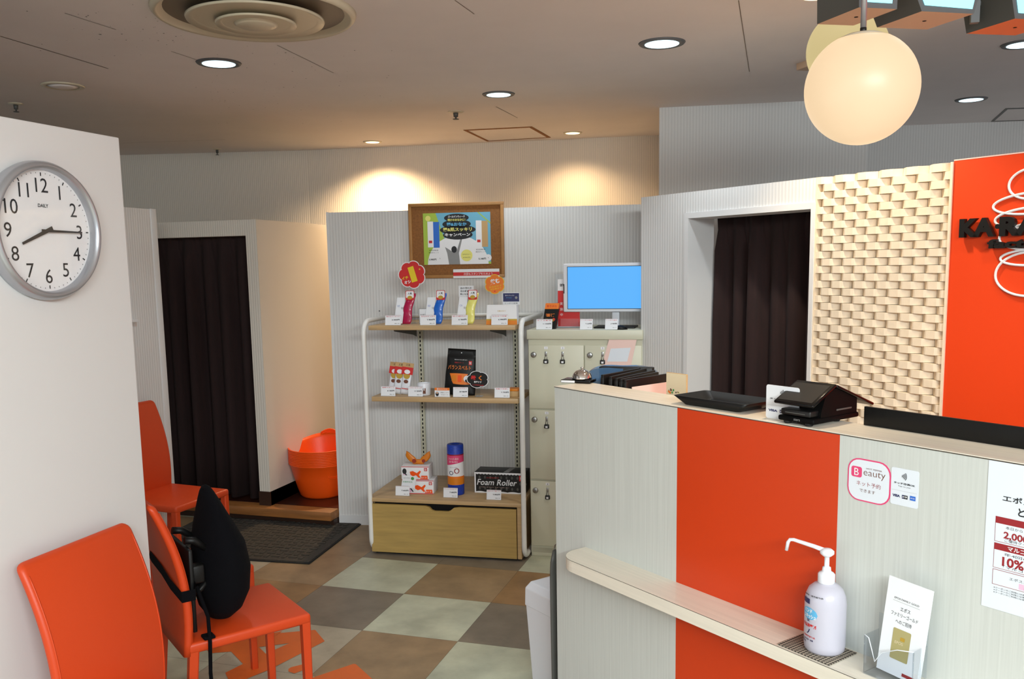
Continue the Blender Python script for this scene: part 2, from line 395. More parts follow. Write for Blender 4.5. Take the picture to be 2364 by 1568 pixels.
# portal wall, tile panel and orange wall: local x along, front faces -y
def onportal(x, y, off=0.): return loc_in(onpl(x, y, PA+PN*off, PN), PA, PROTZ)
m = MB()
SL, SR, HT = .352, 1.079, 1.798
m.box(0, SL, 0, .16, 0, WH, 'wallpaper'); m.box(SL, SR, 0, .16, HT, WH, 'wallpaper'); m.box(SR, 1.0986, 0, .16, 0, WH, 'wallpaper')
struct(m, 'wall_portal', PA, PROTZ)
m = MB()
m.box(SL-.022, SL, -.008, .0, 0, HT+.022, 'paint_white'); m.box(SL, SR, -.008, 0, HT, HT+.022, 'paint_white'); m.box(SR, 1.0986, -.008, 0, 0, HT+.022, 'paint_white')
m.box(SL, SL+.004, -.008, .16, 0, HT, 'paint_white'); m.box(SL, SR, -.008, .16, HT-.004, HT, 'paint_white')
struct(m, 'trim_1', PA, PROTZ)
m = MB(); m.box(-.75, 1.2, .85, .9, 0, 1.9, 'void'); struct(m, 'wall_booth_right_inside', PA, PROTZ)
# wedge tiles
m = MB(); x0, x1 = 1.0986, 1.6835
m.box(x0, x1, .03, .16, 0, WH, 'brick_back_shaded')
rh = .0295; tw = .104; nrow = int(WH/rh)
for r in range(nrow+1):
    zt = WH-r*rh; zb = max(zt-rh+.0015, 0)
    if zt < .5: break
    off = (r % 2)*tw/2
    x = x0+.004-tw/2+off
    while x < x1-.008:
        a, b = max(x+.0008, x0+.004), min(x+tw-.0008, x1-.008)
        if b-a > .008:
            def dep(q):
                t = abs(2*(q-x)/tw-1); return .030*min(1., (1-t)/.60)
            xs = sorted(set([a, b]+[x+tw*j/12 for j in range(13) if a < x+tw*j/12 < b]))
            pts = [(q, .03-dep(q), zt) for q in xs]+[(b, .031, zt), (a, .031, zt)]
            m.prism(pts, (0, 0, -(zt-zb)), 'brick_tile')
        x += tw
m.box(x1-.009, x1, -.006, .16, 0, WH, 'brick_tile'); m.box(x0-.001, x0+.004, -.004, .16, 0, WH, 'brick_tile')
struct(m, 'wall_tile_panel', PA, PROTZ)
m = MB(); m.box(x1, 3.9, .0, .16, 0, WH+.003, 'orange_wall'); m.box(x1, 3.9, -.001, .162, WH+.003, WH+.007, 'light_pink'); struct(m, 'wall_orange', PA, PROTZ)

# ================================================================== CEILING FITTINGS
def downlight(x, y, r, warm, label, lit=True, energy=0, group=None):
    P = onz(x, y, CEIL); c = (P[0], P[1], CEIL)
    t = thing('downlight', label, 'ceiling light', c, group=group)
    m = MB(); m.lathe([(r*.86, -.001), (r*.9, -.006), (r*1.12, -.006), (r*1.18, 0)], 'vent_beige' if warm else 'fixture'); m.build('trim_ring', t)
    m = MB()
    if lit: m.lathe([(0.001, -.0085), (r*.6, -.008), (r*.86, -.0062)], 'lamp_warm' if warm else 'lamp_cool', n=32)
    else: m.lathe([(0.0, -.012), (r*.5, -.010), (r*.88, -.002)], 'ceiling_paint', n=32)
    m.build('lamp_lens' if lit else 'cover_plate', t)
    if energy:
        l = light('SPOT', 'downlight_beam', (P[0], P[1], CEIL-.03), energy, WARM if warm else COOL, (P[0], P[1], 0), spot_size=math.radians(118 if not warm else 140), spot_blend=.6 if not warm else .9, shadow_soft_size=.05)
    return t
downlight(505, 145, .083, False, 'lit cool white downlight nearest the round ceiling air vent', energy=22)
downlight(1528, 99, .083, False, 'lit cool white downlight in the middle of ceiling, nearest the globe pendants', energy=22)
downlight(1151, 217, .075, False, 'lit cool white downlight above the cork board, beside a sprinkler', energy=14)
downlight(2242, 229, .075, False, 'small lit downlight on the dark ceiling right of the globe pendant', energy=.6)
downlight(2362, 101, .075, False, 'lit downlight cut by the right edge of the photo', energy=.6)
downlight(860, 327, .058, True, 'warm lit downlight close to back wall, left of the ceiling hatch', energy=130)
downlight(1322, 306, .058, True, 'warm lit downlight close to back wall, right of the ceiling hatch', energy=38)
downlight(145, 198, .085, True, 'unlit round ceiling plate at left above the clock wall', lit=False)
def sprinkler(x, y, r, label):
    P = onz(x, y, CEIL); t = thing('sprinkler', label, 'sprinkler', (P[0], P[1], CEIL))
    MB().lathe([(r*1.1, 0), (r, -.004), (r*.35, -.007)], 'vent_beige').build('rosette', t)
    m = MB(); m.lathe([(r*.35, -.004), (r*.3, -.03), (r*.12, -.032), (r*.12, -.042)], 'dark_grey', n=16); m.lathe([(0.001, -.042), (r*.42, -.042), (r*.42, -.045), (.001, -.045)], 'dark_grey', n=12); m.build('nozzle', t)
sprinkler(36, 239, .035, 'ceiling sprinkler at far left above the clock wall'); sprinkler(1052, 258, .045, 'ceiling sprinkler in front of the ceiling hatch'); sprinkler(501, 344, .03, 'ceiling sprinkler beside the back wall at left')
# inspection hatches
def hatch(pts, label, k='seam'):
    q = [onz(*p, CEIL) for p in pts]; c = sum(q)/4
    t = thing('ceiling_hatch', label, 'ceiling hatch', (c[0], c[1], CEIL))
    m = MB(); o = [(p-c)[:2] for p in q]; inn = [v*.90 for v in o]
    for i in range(4):
        j = (i+1) % 4; m.add([(*o[i], -.003), (*o[j], -.003), (*inn[j], -.003), (*inn[i], -.003)], [(0, 1, 2, 3)], k)
        m.add([(*o[i], -.003), (*o[j], -.003), (*o[j], 0), (*o[i], 0)], [(0, 1, 2, 3)], k)
    m.build('frame', t)
    MB().poly([(*v, -.002) for v in inn], 'ceiling_paint').build('panel', t)
hatch([(1069.5, 299.8), (1228, 292), (1271.4, 316.9), (1124.6, 326)], 'square inspection hatch in ceiling between the two warm downlights', 'cork')
hatch([(2288, 280), (2322, 250), (2440, 246), (2420, 276)], 'square hatch in the dark ceiling at right edge', 'dark_grey')
# round air diffuser
P = onz(590, 28, CEIL); P2 = onz(822, 55, CEIL); RD = .355
t = thing('ceiling_vent', 'large round beige air diffuser with concentric rings on ceiling', 'air vent', (P[0], P[1], CEIL))
MB().lathe([(RD, 0), (RD*.99, -.012), (RD*.96, -.022), (RD*.935, -.018), (RD*.86, .004)], 'vent_beige', n=64).build('outer_ring', t)
MB().lathe([(0.001, -.0015), (RD*.9, -.0015)], 'vent_dark', n=48, cap=False).build('duct', t)
MB().lathe([(RD*.68, -.026), (RD*.67, -.034), (RD*.58, -.024), (RD*.42, -.008)], 'vent_beige', n=64).build('middle_ring', t)
MB().lathe([(RD*.40, -.040), (RD*.39, -.047), (RD*.31, -.038), (RD*.18, -.02)], 'vent_beige', n=64).build('inner_ring', t)
MB().lathe([(0.001, -.052), (RD*.18, -.050), (RD*.21, -.044), (RD*.21, -.02)], 'vent_beige', n=48).build('centre_cap', t)
# globe pendants
def globe(c, r, stem_top, label, k, energy):
    t = thing('globe_pendant', label, 'pendant lamp', (c[0], c[1], c[2]))
    m = MB(); m.lathe([(r*math.sin(a), r*math.cos(a)) for a in [PI*.16+i*(PI*.84-.001)/28 for i in range(29)]], k, n=48); m.build('globe', t)
    m = MB(); m.lathe([(.001, r*1.0), (r*.12, r*.995), (r*.3, r*.955), (r*.50, r*.87)], 'beige_cap', n=40); m.build('cap', t)
    m = MB(); m.tube([(0, 0, r*1.06), (0, 0, stem_top-c[2])], .0068, 'silver'); m.tube([(0, 0, r*.99), (0, 0, r*1.07)], .0072, 'black'); m.build('stem', t)
    m = MB(); m.lathe([(.05, stem_top-c[2]), (.05, stem_top-c[2]-.02), (.01, stem_top-c[2]-.025)], 'fixture'); m.build('ceiling_rose', t)
globe(np.array([.158, 2.237, 1.977]), .125, CEIL, 'large lit white globe pendant hanging in front, above counter', 'globe_glass', 5)
globe(np.array([.174, 3.101, 2.246]), .125, CEIL, 'globe pendant half hidden behind the front globe', 'globe_pale', 0)
# hanging light boxes at the top right
SN = np.array([.587, -.81, 0]); SN /= np.linalg.norm(SN); SP = onz(1983, 17, 2.17)
def lightbox(px_pts, glow, label, depth=.16, under='wood_pale'):
    q = [onpl(*p, SP, SN) for p in px_pts]
    t = thing('hanging_lightbox', label, 'lightbox', q[0], group=None)
    rel = [tuple(p-q[0]) for p in q]
    m = MB(); n = len(rel); back = [tuple(np.array(p)-SN*depth) for p in rel]
    m.poly(rel, 'fixture')
    for i in range(n):
        j = (i+1) % n; kk = under if i == 0 else ('dark_grey')
        m.add([rel[i], back[i], back[j], rel[j]], [(0, 1, 2, 3)], kk)
    m.poly(list(reversed(back)), 'dark_grey')
    # screw hole in the underside
    c = (np.array(rel[0])+np.array(rel[1])+np.array(back[0])+np.array(back[1]))/4
    m.lathe([(.001, -.0015), (.005, -.001)], 'void', c=tuple(c), n=10)
    m.build('case', t)
    g = [onpl(*p, SP+SN*.002, SN)-q[0] for p in glow]
    MB().poly([tuple(p) for p in g], 'panel_glow').build('glowing_panel', t)
lightbox([(1983, 17), (2071, 21), (2076, -92), (1984, -96)], [(1992, 4), (2060, 8), (2066, -80), (1993, -84)], 'leftmost hanging lightbox, rectangular front, above the globe stem', .15)
lightbox([(2128, 26), (2248, 32), (2276, -60), (2200, -110), (2096, -64)], [(2135, 12), (2245, 21), (2262, -50), (2196, -92), (2110, -54)], 'middle hanging lightbox with slanted sides and cyan glowing front', .15)
lightbox([(2343, 43), (2460, 48), (2488, -50), (2410, -100), (2330, -50)], [(2351, 30), (2452, 36), (2472, -40), (2404, -84), (2342, -42)], 'rightmost hanging lightbox, cut by the photo edge, underside coloured as if lit orange', .15, under='orange')  # underside coloured orange to stand for orange light falling on it
# support rail that carries them, fixed to the ceiling
q0 = SP+np.array([0, 0, .0]); a = onpl(1980, -20, SP-SN*.1, SN); b = onpl(2500, -20, SP-SN*.1, SN)
m = MB()
for s_ in (.02, .5, .98):
    c = a+(b-a)*s_; m.box(c[0]-.01, c[0]+.01, c[1]-.01, c[1]+.01, 2.19, CEIL, 'fixture')
m.tube([(a[0], a[1], 2.24), (b[0], b[1], 2.24)], .01, 'fixture', n=8)
m.build('hanging_rail', label='grey rail and hangers on the ceiling carrying the glowing lightboxes', cat='rail')
# small bracket plate behind the globes
P = onz(1866, 158, 2.47); m = MB(); m.box(-.03, .03, -.05, .05, 0, .03, 'wood_pale', .002); m.lathe([(.001, -.001), (.004, -.0005)], 'void', n=8); m.build('ceiling_box', loc=(P[0], P[1], 2.47), rotz=.6, label='small beige box on the ceiling peeping out left of the globes', cat='box')

# ================================================================== CLOCK
cc = np.array([LX, 0, 0]); d = ray(121, 533); Pc = CAM+d*((LX+.04)/d[0])
t = thing('wall_clock', 'round silver-rimmed wall clock with white dial showing quarter past eight', 'clock', (LX, Pc[1], Pc[2]), PI/2)
R = .170
MB().lathe([(R*.93, -.0005), (R*1.0, .0), (R*1.02, .012), (R*1.01, .030), (R*.965, .042), (R*.93, .042), (R*.90, .034), (R*.885, .016)], 'silver', axis='y', n=72, cap=False).build('rim', t)
m = MB(); m.lathe([(.001, .017), (R*.90, .017)], 'white_matte', axis='y', n=64, cap=False)
yf = -.0178
for i in range(60):
    a = PI/2-i*PI/30; ca, sa = math.cos(a), math.sin(a)
    r0, r1, w = (R*.80, R*.85, .0016) if i % 5 == 0 else (R*.835, R*.85, .0008)
    m.sheet([(r0*ca-w*sa, r0*sa+w*ca), (r1*ca-w*sa, r1*sa+w*ca), (r1*ca+w*sa, r1*sa-w*ca), (r0*ca+w*sa, r0*sa-w*ca)], yf, 'ink')
for i in range(1, 13):
    a = PI/2-i*PI/6; m.text(str(i), R*.665*math.cos(a), R*.665*math.sin(a), R*.215, yf, 'ink', bold=0, ref=.72)
m.text('DAILY', 0, R*.37, R*.05, yf, 'ink', bold=.02, ref=.72); m.build('dial', t)
def hand(ang, L, w, y, tail):
    ca, sa = math.cos(ang), math.sin(ang); P_ = lambda u, v: (u*ca-v*sa, u*sa+v*ca)
    return MB().sheet([P_(-tail, -w*.8), P_(L, -w*.45), P_(L, w*.45), P_(-tail, w*.8)], y, 'ink', th=.0015)
hand(PI/2-math.radians(247.5), R*.50, .0065, -.024, .02).build('hour_hand', t)
hand(PI/2-math.radians(90.5), R*.66, .0045, -.028, .02).build('minute_hand', t)
MB().lathe([(.001, .033), (R*.905, .033)], 'clock_glass', axis='y', n=48, cap=False).build('glass', t)

# window panel on the second wall
P = lambda x, y: CAM+ray(x, y)*((-3.344+.006)/ray(x, y)[0])
a = P(298, 530); b = P(306, 740)
m = MB(); m.box(-.9, 0, -.012, 0, 1.335, 1.81, 'paint_white'); m.box(-.88, -.02, -.013, -.008, 1.355, 1.79, 'dark_grey'); m.box(-.92, .03, -.02, 0, 1.32, 1.335, 'paint_white')
m.build('window_1', loc=(-3.344, 3.93, 0), rotz=PI/2, kind='structure')

# ================================================================== CURTAINS
def curtain(name, label, O, rz, w, z0, z1, folds, amp, seed):
    rn = random.Random(seed); m = MB(); N = folds*16; rows = [(z1, .45), (z1-.06, .35), (z1-.16, .8), (z1-.5, 1.0), ((z0+z1)/2, 1.05), (z0+.3, 1.1), (z0, 1.15)]
    ph = [rn.uniform(.8, 1.2) for _ in range(folds+1)]; vs = []
    for z, s in rows:
        for i in range(N+1):
            u = i/N; kf = u*folds; a = ph[int(kf) % folds]
            pin = math.exp(-((kf % 1-.5)/.12)**2)*(1-s)*.03
            vs.append((u*w+.006*s*math.sin(2*PI*kf+1), -amp*s*a*(math.cos(2*PI*kf)+.45*math.cos(2*PI*kf*.63+a*3+seed))-pin, z))
    fs = [(r*(N+1)+i, r*(N+1)+i+1, (r+1)*(N+1)+i+1, (r+1)*(N+1)+i) for r in range(len(rows)-1) for i in range(N)]
    m.add(vs, fs, 'curtain', True)
    o = m.build(name, loc=O, rotz=rz, label=label, cat='curtain'); sm = o.modifiers.new('solid', 'SOLIDIFY'); sm.thickness = .003
    return o
curtain('curtain', 'dark brown pleated curtain in the left booth doorway beside the orange baskets', (-3.92, 4.875, 0), 0, .77, .115, 1.80, 6, .034, 1)
q = world((SL+.02, .19, 0), PA, PROTZ)
curtain('curtain', 'dark brown pleated curtain in the doorway beside the white tile panel', q, PROTZ, .70, .03, 1.80, 6, .032, 2)
m = MB(); m.tube([(SL, .19, 1.815), (SR, .19, 1.815)], .008, 'steel'); m.build('curtain_rail', loc=PA, rotz=PROTZ, label='curtain rail above the right doorway curtain', cat='rail')

# ================================================================== STACK OF ORANGE BASKETS
bq = onz(745, 1153, .102); bd = bq[:2]/np.linalg.norm(bq[:2]); bx, by = bq[:2]+bd*.14
BA = math.atan2(bd[1], bd[0])
def basket(z, k_):
    t = thing('orange_basket', 'flexible orange plastic basket in the nested stack behind the partition', 'basket', (bx, by, z), 0, group='nested orange baskets')
    m = MB(); n = 48; rings = []
    prof = [(0, .132), (.012, .142), (.06, .158), (.14, .180), (.215, .200)]
    def ring(h, r, inset=0):
        o = []
        for i in range(n):
            a = 2*PI*i/n; lift = .055*max(0, math.cos(a-BA+.35))**1.6*(h/.23)**5
            o.append(((r-inset)*math.cos(a), (r-inset)*math.sin(a), h+lift))
        return o
    for h, r in prof: rings.append(ring(h, r))
    rings += [ring(.2225, .2085), ring(.2275, .2085), ring(.230, .2045)]
    for h, r in reversed(prof[1:]): rings.append(ring(h, r, .004))
    rings.append(ring(.005, .12))
    m.loft(rings, 'bright_orange'); m.build('tub', t)
    h = MB(); a0 = BA-.35
    h.tube([((.2045+.004)*math.cos(a0+.30*(j/8-.5)*2), (.2045+.004)*math.sin(a0+.30*(j/8-.5)*2), .280+.022*math.sin(PI*j/8)) for j in range(9)], .007, 'bright_orange', n=8); h.build('handle', t)
    h = MB(); a1 = BA+PI+.45; h.tube([((.176+.006)*math.cos(a1+.22*math.cos(q)), (.176+.006)*math.sin(a1+.22*math.cos(q)), .155+.018*math.sin(q)) for q in [2*PI*j/16 for j in range(16)]], .0025, 'bright_orange', n=6, closed=True); h.build('moulded_grip', t)
    return t
b0 = basket(.103, 0); b0['label'] = 'lowest orange basket of the nested stack, its whole side showing'
for i in range(1, 10):
    c = copy_tree(b0); c.location.z = .103+i*.0105
    c['label'] = 'topmost orange basket of the nested stack behind the partition' if i == 9 else 'flexible orange basket nested in the middle of the stack, only its rim showing'

# ================================================================== FLOOR MAT
q = [(-3.55, 4.76), (-3.75, 3.90), (-2.424, 4.054), (-2.50, 4.84)]
mr = math.atan(.085); mc = np.array([-3.0, 4.41, 0])
m = MB(); wx, wy = .545, .38
m.box(-wx, wx, -wy, wy, 0, .008, 'rubber_black', .003)
m.box(-wx+.01, wx-.01, -wy+.01, wy-.01, .006, .011, 'mat_grey')
rr = random.Random(5)
for i in range(-9, 10):
    for j in range(-6, 7):
        cx, cy = i*.052, j*.052
        if (i+j) % 2 == 0: m.box(cx-.024, cx+.024, cy-.013, cy+.013, .010, .0155, 'mat_grey', .003, 1)
        else: m.box(cx-.013, cx+.013, cy-.024, cy+.024, .010, .0155, 'mat_grey', .003, 1)
m.build('floor_mat', loc=mc, rotz=mr, label='dark grey rubber-backed mat with raised basket-weave pattern before the step', cat='floor mat')

# ================================================================== FLOOR STICKERS
def zz(x, y): return (380+x/2.5696, 1240+y/2.5696)
def decal(polys, label):
    c = onz(*zz(*polys[0][0])); m = MB()
    for p in polys:
        m.add([tuple(onz(*zz(*v))-c+[0, 0, .0016]) for v in p], [tuple(range(len(p)))], 'floor_orange')
    m.build('floor_sticker', loc=c, label=label, cat='floor sticker')
decal([[(240, 660), (270, 692), (395, 682), (465, 755), (600, 695), (560, 655), (700, 560), (500, 600), (330, 640)],
       [(465, 755), (360, 808), (385, 860), (470, 850), (620, 790), (950, 620), (893, 553), (680, 572), (560, 655), (740, 632), (600, 695)],
       [(735, 785), (750, 775), (830, 755), (840, 785), (770, 812), (735, 800)]], 'orange cut-out sign on floor under the chair with the back cushion')
decal([[(860, 843), (1120, 755), (1135, 757), (1260, 870), (1200, 1010), (860, 960)]], 'orange sign patch on floor at bottom edge, right of the chairs')

# ================================================================== CHAIRS
CW, CD, SH, BT = .385, .40, .434, .893
def backx(z):
    t = (z-SH)/(BT-SH); return -.004+.030*math.sin(min(t, 1)*PI*.9)*.55-.090*max(t, 0)**1.9
def make_chair(label, loc, rz):
    t = thing('orange_chair', label, 'chair', (loc[0], loc[1], 0), rz, group=None)
    m = MB(); hw = CW/2
    m.box(-.01, CD, -hw, hw, SH-.036, SH, 'orange_leather', .011, 3); m.build('seat', t)
    # curved backrest: rings along z
    m = MB(); rings = []
    def ring(z, w, th):
        x = backx(z); o = []; r = th/2
        for (cy, a0) in ((w-r, -90), (-(w-r), 90)):
            for i in range(9):
                a = math.radians(a0+i*180/8); o.append((x+r*math.sin(a)*-1 if False else x-r*math.cos(a+PI/2)*-1*0+x*0-r*math.sin(math.radians(a0+i*22.5)), cy+(r*math.cos(math.radians(a0+i*22.5))), z))
        return o
    def taper(z):
        tt = (z-SH)/(BT-SH); return hw-.003*tt
    zs = [SH-.04]+[SH+(BT-.022-SH)*i/22 for i in range(22)]
    for z in zs: rings.append(ring(z, taper(z), .026))
    for i in range(6):
        a = i/5*PI/2; z = BT-.022+.022*math.sin(a); rings.append(ring(z, taper(z)-.024*(1-math.cos(a)), max(.003, .026*(1-.9*max(0, (math.sin(a)-.45)/.55)**2))))
    m.loft(rings, 'orange_leather'); m.build('backrest', t)
    for sy in (-1, 1):
        sp = MB(); pts = []
        for i in range(24):
            z = SH-.03+(BT-.03-SH+.03)*i/23; pts.append((backx(max(z, SH))+.0125, sy*(taper(max(z, SH))-.012), z))
        sp.tube(pts, .0022, 'orange_leather', n=6); sp.build('piping', t)
    for x, y in ((CD-.017, hw-.017), (CD-.017, -hw+.017), (.012, hw-.017), (.012, -hw+.017)):
        l = MB(); r1, r0 = .0155, .0125; dx = -.035 if x < .1 else 0
        def sq(r, z, ox): return [(x+ox+sx*r, y+sy*r, z) for sx, sy in ((-1, -1), (-.7, -1), (.7, -1), (1, -.7), (1, .7), (.7, 1), (-.7, 1), (-1, .7))]
        l.loft([sq(r0, 0.0, dx), sq(r0, .012, dx), sq(r1, SH-.03, 0)], 'orange_leather', smooth=False); l.build('leg', t)
    # front and side rails under the seat
    return t
ch1 = make_chair('orange leather chair at bottom left corner, its back against the clock wall', (-1.672, 1.80), 0)
ch2 = make_chair('orange leather chair with the black back cushion strapped on', (-1.900, 2.324), math.radians(53))
ch3 = make_chair('orange leather chair mostly hidden behind the black back cushion', (-2.362, 2.69), math.radians(56))
ch4 = make_chair('farthest orange leather chair beside the left booth doorway', (-3.22, 3.787), math.radians(-6))

# ================================================================== BACK CUSHION on chair 2 (local frame of the chair)
t = thing('back_cushion', 'black mesh lumbar cushion strapped to the front of an orange chair back', 'cushion', (-1.896, 2.329, 0), math.radians(53))
m = MB(); rings = []; n = 32
prof = np.array([(.437, .006, .02, .135), (.450, .040, .065, .137), (.485, .066, .112, .142), (.54, .084, .140, .148), (.62, .088, .152, .150), (.70, .078, .145, .146), (.755, .060, .125, .138), (.805, .042, .098, .130), (.845, .029, .068, .124), (.87, .021, .044, .120), (.887, .012, .026, .118), (.893, .003, .008, .117)])
for u in np.linspace(0, len(prof)-1, 45):
    i = min(int(u), len(prof)-2); f_ = u-i
    z, tx, wy_, cx = prof[i]*(1-f_)+prof[i+1]*f_
    rings.append([(cx+tx*math.cos(2*PI*j/n), wy_*math.sin(2*PI*j/n)-.03, z) for j in range(n)])
m.loft(rings, 'black_cloth'); m.build('pad', t)
m = MB()
for y in (-.10, .04):
    m.tube([(.02, y, .74), (.05, y, .735), (.09, y, .70)], .012, 'black_satin', n=10)
    m.tube([(.015, y, .56), (.06, y, .57), (.09, y, .60)], .010, 'black_satin', n=10)
m.box(.016, .030, -.15, .09, .45, .72, 'black_satin', .004); m.box(.03, .07, -.13, -.09, .60, .66, 'black_satin', .006)
m.build('bracket', t)
m = MB(); zc = .60
path = [(.034, -.06, zc), (.032, -.15, zc-.004), (.018, -CW/2-.004, zc-.008), (-.024, -CW/2-.003, zc-.008), (-.032, -.10, zc+.01), (-.032, .0, zc+.03), (-.032, .12, zc+.04), (-.024, CW/2+.003, zc+.04), (.018, CW/2+.003, zc), (.034, .09, zc)]
vs = []
for x, y, z in path: vs += [(x, y, z-.018), (x, y, z+.018)]
m.add(vs, [(2*i, 2*i+2, 2*i+3, 2*i+1) for i in range(len(path)-1)], 'black_cloth'); m.build('strap', t)
m = MB(); m.tube([(.035, -.15, .60), (.06, -.165, .50), (.05, -CW/2-.012, .43), (.045, -CW/2-.014, .33), (.05, -CW/2-.01, .2), (.047, -CW/2-.014, .10)], .006, 'black_cloth', n=8)
m.box(.035, .07, -.20, -.16, .436, .446, 'black_cloth', .003); m.build('loose_strap', t)

# ================================================================== DISPLAY RACK
WR = .870
t = rack = thing('display_rack', 'display rack of white tubing with oak shelves and a drawer base against partition', 'shelf rack', FD, FROT)
def yb(x): # depth of the partition behind the rack, in rack coordinates
    w = world((x, 0, 0), FD, FROT); a = (w-PD); u = np.array([math.cos(PROT), math.sin(PROT), 0]); nn = np.array([-u[1], u[0], 0]); return abs(float(a@nn))
def frame(x, name):
    D = yb(x)-.016; zt, zb_ = 1.300, .02; r = .07; p = []
    def arc(cy, cz, a0, a1): return [(x, cy+r*math.cos(math.radians(a)), cz+r*math.sin(math.radians(a))) for a in np.linspace(a0, a1, 7)]
    p += [(x, D, zb_)]+arc(r, zb_+r, 270, 180)+arc(r, zt-r, 180, 90)+[(x, D, zt)]
    m = MB(); m.tube(p, .0135, 'white_tube', n=14); return m.build(name, rack)
frame(.003, 'side_frame'); frame(WR+.003, 'side_frame')
m = MB(); m.tube([(.003, yb(0)-.028, 1.300), (WR, yb(WR)-.028, 1.300)], .012, 'white_tube'); m.build('back_rail', rack)
m = MB(); m.box(.03, WR-.028, .004, .30, 1.252, 1.276, 'oak', .002); m.box(.03, WR-.028, .30, min(yb(0), yb(WR))-.02, 1.252, 1.276, 'oak'); m.build('shelf', rack)
m = MB(); m.box(.033, WR-.018, .004, .36, .862, .888, 'oak', .002); m.build('shelf', rack)
for x in (.135, .68):
    for z in (1.252, .862):
        m = MB(); m.prism([(x, .10, z), (x, .50, z), (x, .50, z-.075), (x, .44, z-.06), (x, .12, z-.016)], (.004, 0, 0), 'dark_grey'); m.build('shelf_bracket', rack)
for px_ in (971, 1190):
    a = loc_in(onpl(px_, 800, PD-np.array([-math.sin(PROT), math.cos(PROT), 0])*.018, np.array([-math.sin(PROT), math.cos(PROT), 0])), FD, FROT)
    x = a[0]; D = yb(x); m = MB(); m.box(x-.014, x+.014, D-.02, D-.003, .32, 1.25, 'locker'); z = .34
    while z < 1.24:
        m.box(x-.004, x+.003, D-.0206, D-.019, z, z+.014, 'void'); z += .025
    m.build('slotted_upright', rack)
BT2 = .322
m = MB(); m.box(-.012, WR-.005, -.004, .56, BT2-.022, BT2, 'oak', .0025); m.build('base_top', rack)
m = MB(); m.box(.0, .016, .006, .54, .012, BT2-.022, 'oak'); m.box(WR-.034, WR-.012, .002, .54, .012, BT2-.022, 'oak'); m.box(.016, WR-.034, .50, .52, .012, BT2-.022, 'oak'); m.box(.016, WR-.034, .03, .5, .02, .03, 'void'); m.box(.02, WR-.03, .02, .52, .0, .012, 'black')
m.box(.016, WR-.034, .04, .05, .03, BT2-.023, 'void'); m.build('cabinet', rack)
X0, X1, Z0, Z1 = .006, WR-.038, .014, BT2-.034
pts = [(X0, Z0), (X1, Z0), (X1, Z1), (.515, Z1), (.485, Z1-.005), (.465, Z1-.022), (.45, Z1-.027), (.375, Z1-.027), (.36, Z1-.022), (.345, Z1-.006), (.32, Z1), (X0, Z1)]
MB().sheet(pts, -.004, 'oak_front', th=.018).build('drawer_front', rack)

# ---- items: helper that stands something on a rack level at image column / depth
def onrack(xpx, z, dep, ypx=None):
    P = onpl(xpx, ypx if ypx else 900, FD+FN*dep, FN)
    if ypx is None:
        for _ in range(6):  # keep the column while sliding to height z
            lo, hi = 300, 1500
            for _ in range(40):
                m_ = (lo+hi)/2
                if onpl(xpx, m_, FD+FN*dep, FN)[2] > z: lo = m_
                else: hi = m_
            P = onpl(xpx, lo, FD+FN*dep, FN)
    P = P.copy(); P[2] = z+.0005; return P
def price_card(P, rz, w, h, title, price, label, tail='税込 円', head='red', group='white price cards', lean=.0, sub=None):
    t = thing('price_card', label, 'price card', P, rz, group=None)
    m = MB(); th = .0012
    m.prism([(-w/2, 0, .001), (w/2, 0, .001), (w/2, lean, h), (-w/2, lean, h)], (0, th, 0), 'paper')
    # foot
    m.box(-w/2, w/2, 0, .03, 0, .0012, 'clear')
    k = lean/h
    def yy(z): return k*z-.0004
    for st, cx, cz, hh, kk, ww, bo in ((title, 0, .86, .11, head, .86, .01), (price, .18, .52, .20, 'ink', .50, .03), (tail, .26, .17, .10, 'ink', .30, .01)):
        if st: m.text(st, cx*w, cz*h, hh*h, yy(cz*h), kk, bold=bo, w=ww*w)
    m.box(-w/2+.0005, w/2-.0005, yy(h)-.0001, yy(h)+.0004, h-.0016, h-.0006, 'dark_red')
    m.build('card', t)
    return t
cw, chh = .088, .054
R0 = FROT
Ltop, Lmid, Lbase = 1.276, .888, .322
cards_top = [(907, .03, '毎日のスッキリに', '6,000円', 'price card left of the magenta pouch on the top shelf'), (988, .03, 'おなかすっきり', '2,800円', 'price card left of the blue pouch on the top shelf'),
             (1061, .03, '目の疲れに', '6,300円', 'price card left of the yellow pouch on the top shelf'), (1153, .02, 'はちみつ生姜', '6,990円', 'price card in front of the white and orange box on the top shelf')]
for x, dp, ti, pr, la in cards_top: price_card(onrack(x, Ltop, dp), R0, cw, chh, ti, pr, la, lean=.008)
for x, dp, ti, pr, la in [(896, .03, '姿勢サポート', '4,180円', 'price card in front of the white sachets on the middle shelf'), (959, .03, 'バランスリング', '11,000円', 'price card in front of the white ring pot on the middle shelf'),
                          (1063, .03, 'バランスベルト', '¥3,980円', 'price card in front of the black pouch on the middle shelf'), (1159, .03, '木製ツボ押し', '2,750円', 'price card before the small orange box on the middle shelf')]:
    price_card(onrack(x, Lmid, dp), R0, cw*.94, chh, ti, pr, la, lean=.008)
for x, dp, ti, pr, la in [(929, .06, '', '7,400円', 'price card half covered by the green-printed tag on the drawer base'), (1040, .06, 'フィットネスロール', '7,480円', 'price card at the foot of the blue roll'),
                          (1140, .05, 'ローラー', '3,800円', 'price card leaning at the black foam roller box')]:
    price_card(onrack(x, Lbase, dp), R0, cw*.92, chh, ti, pr, la, lean=.008)
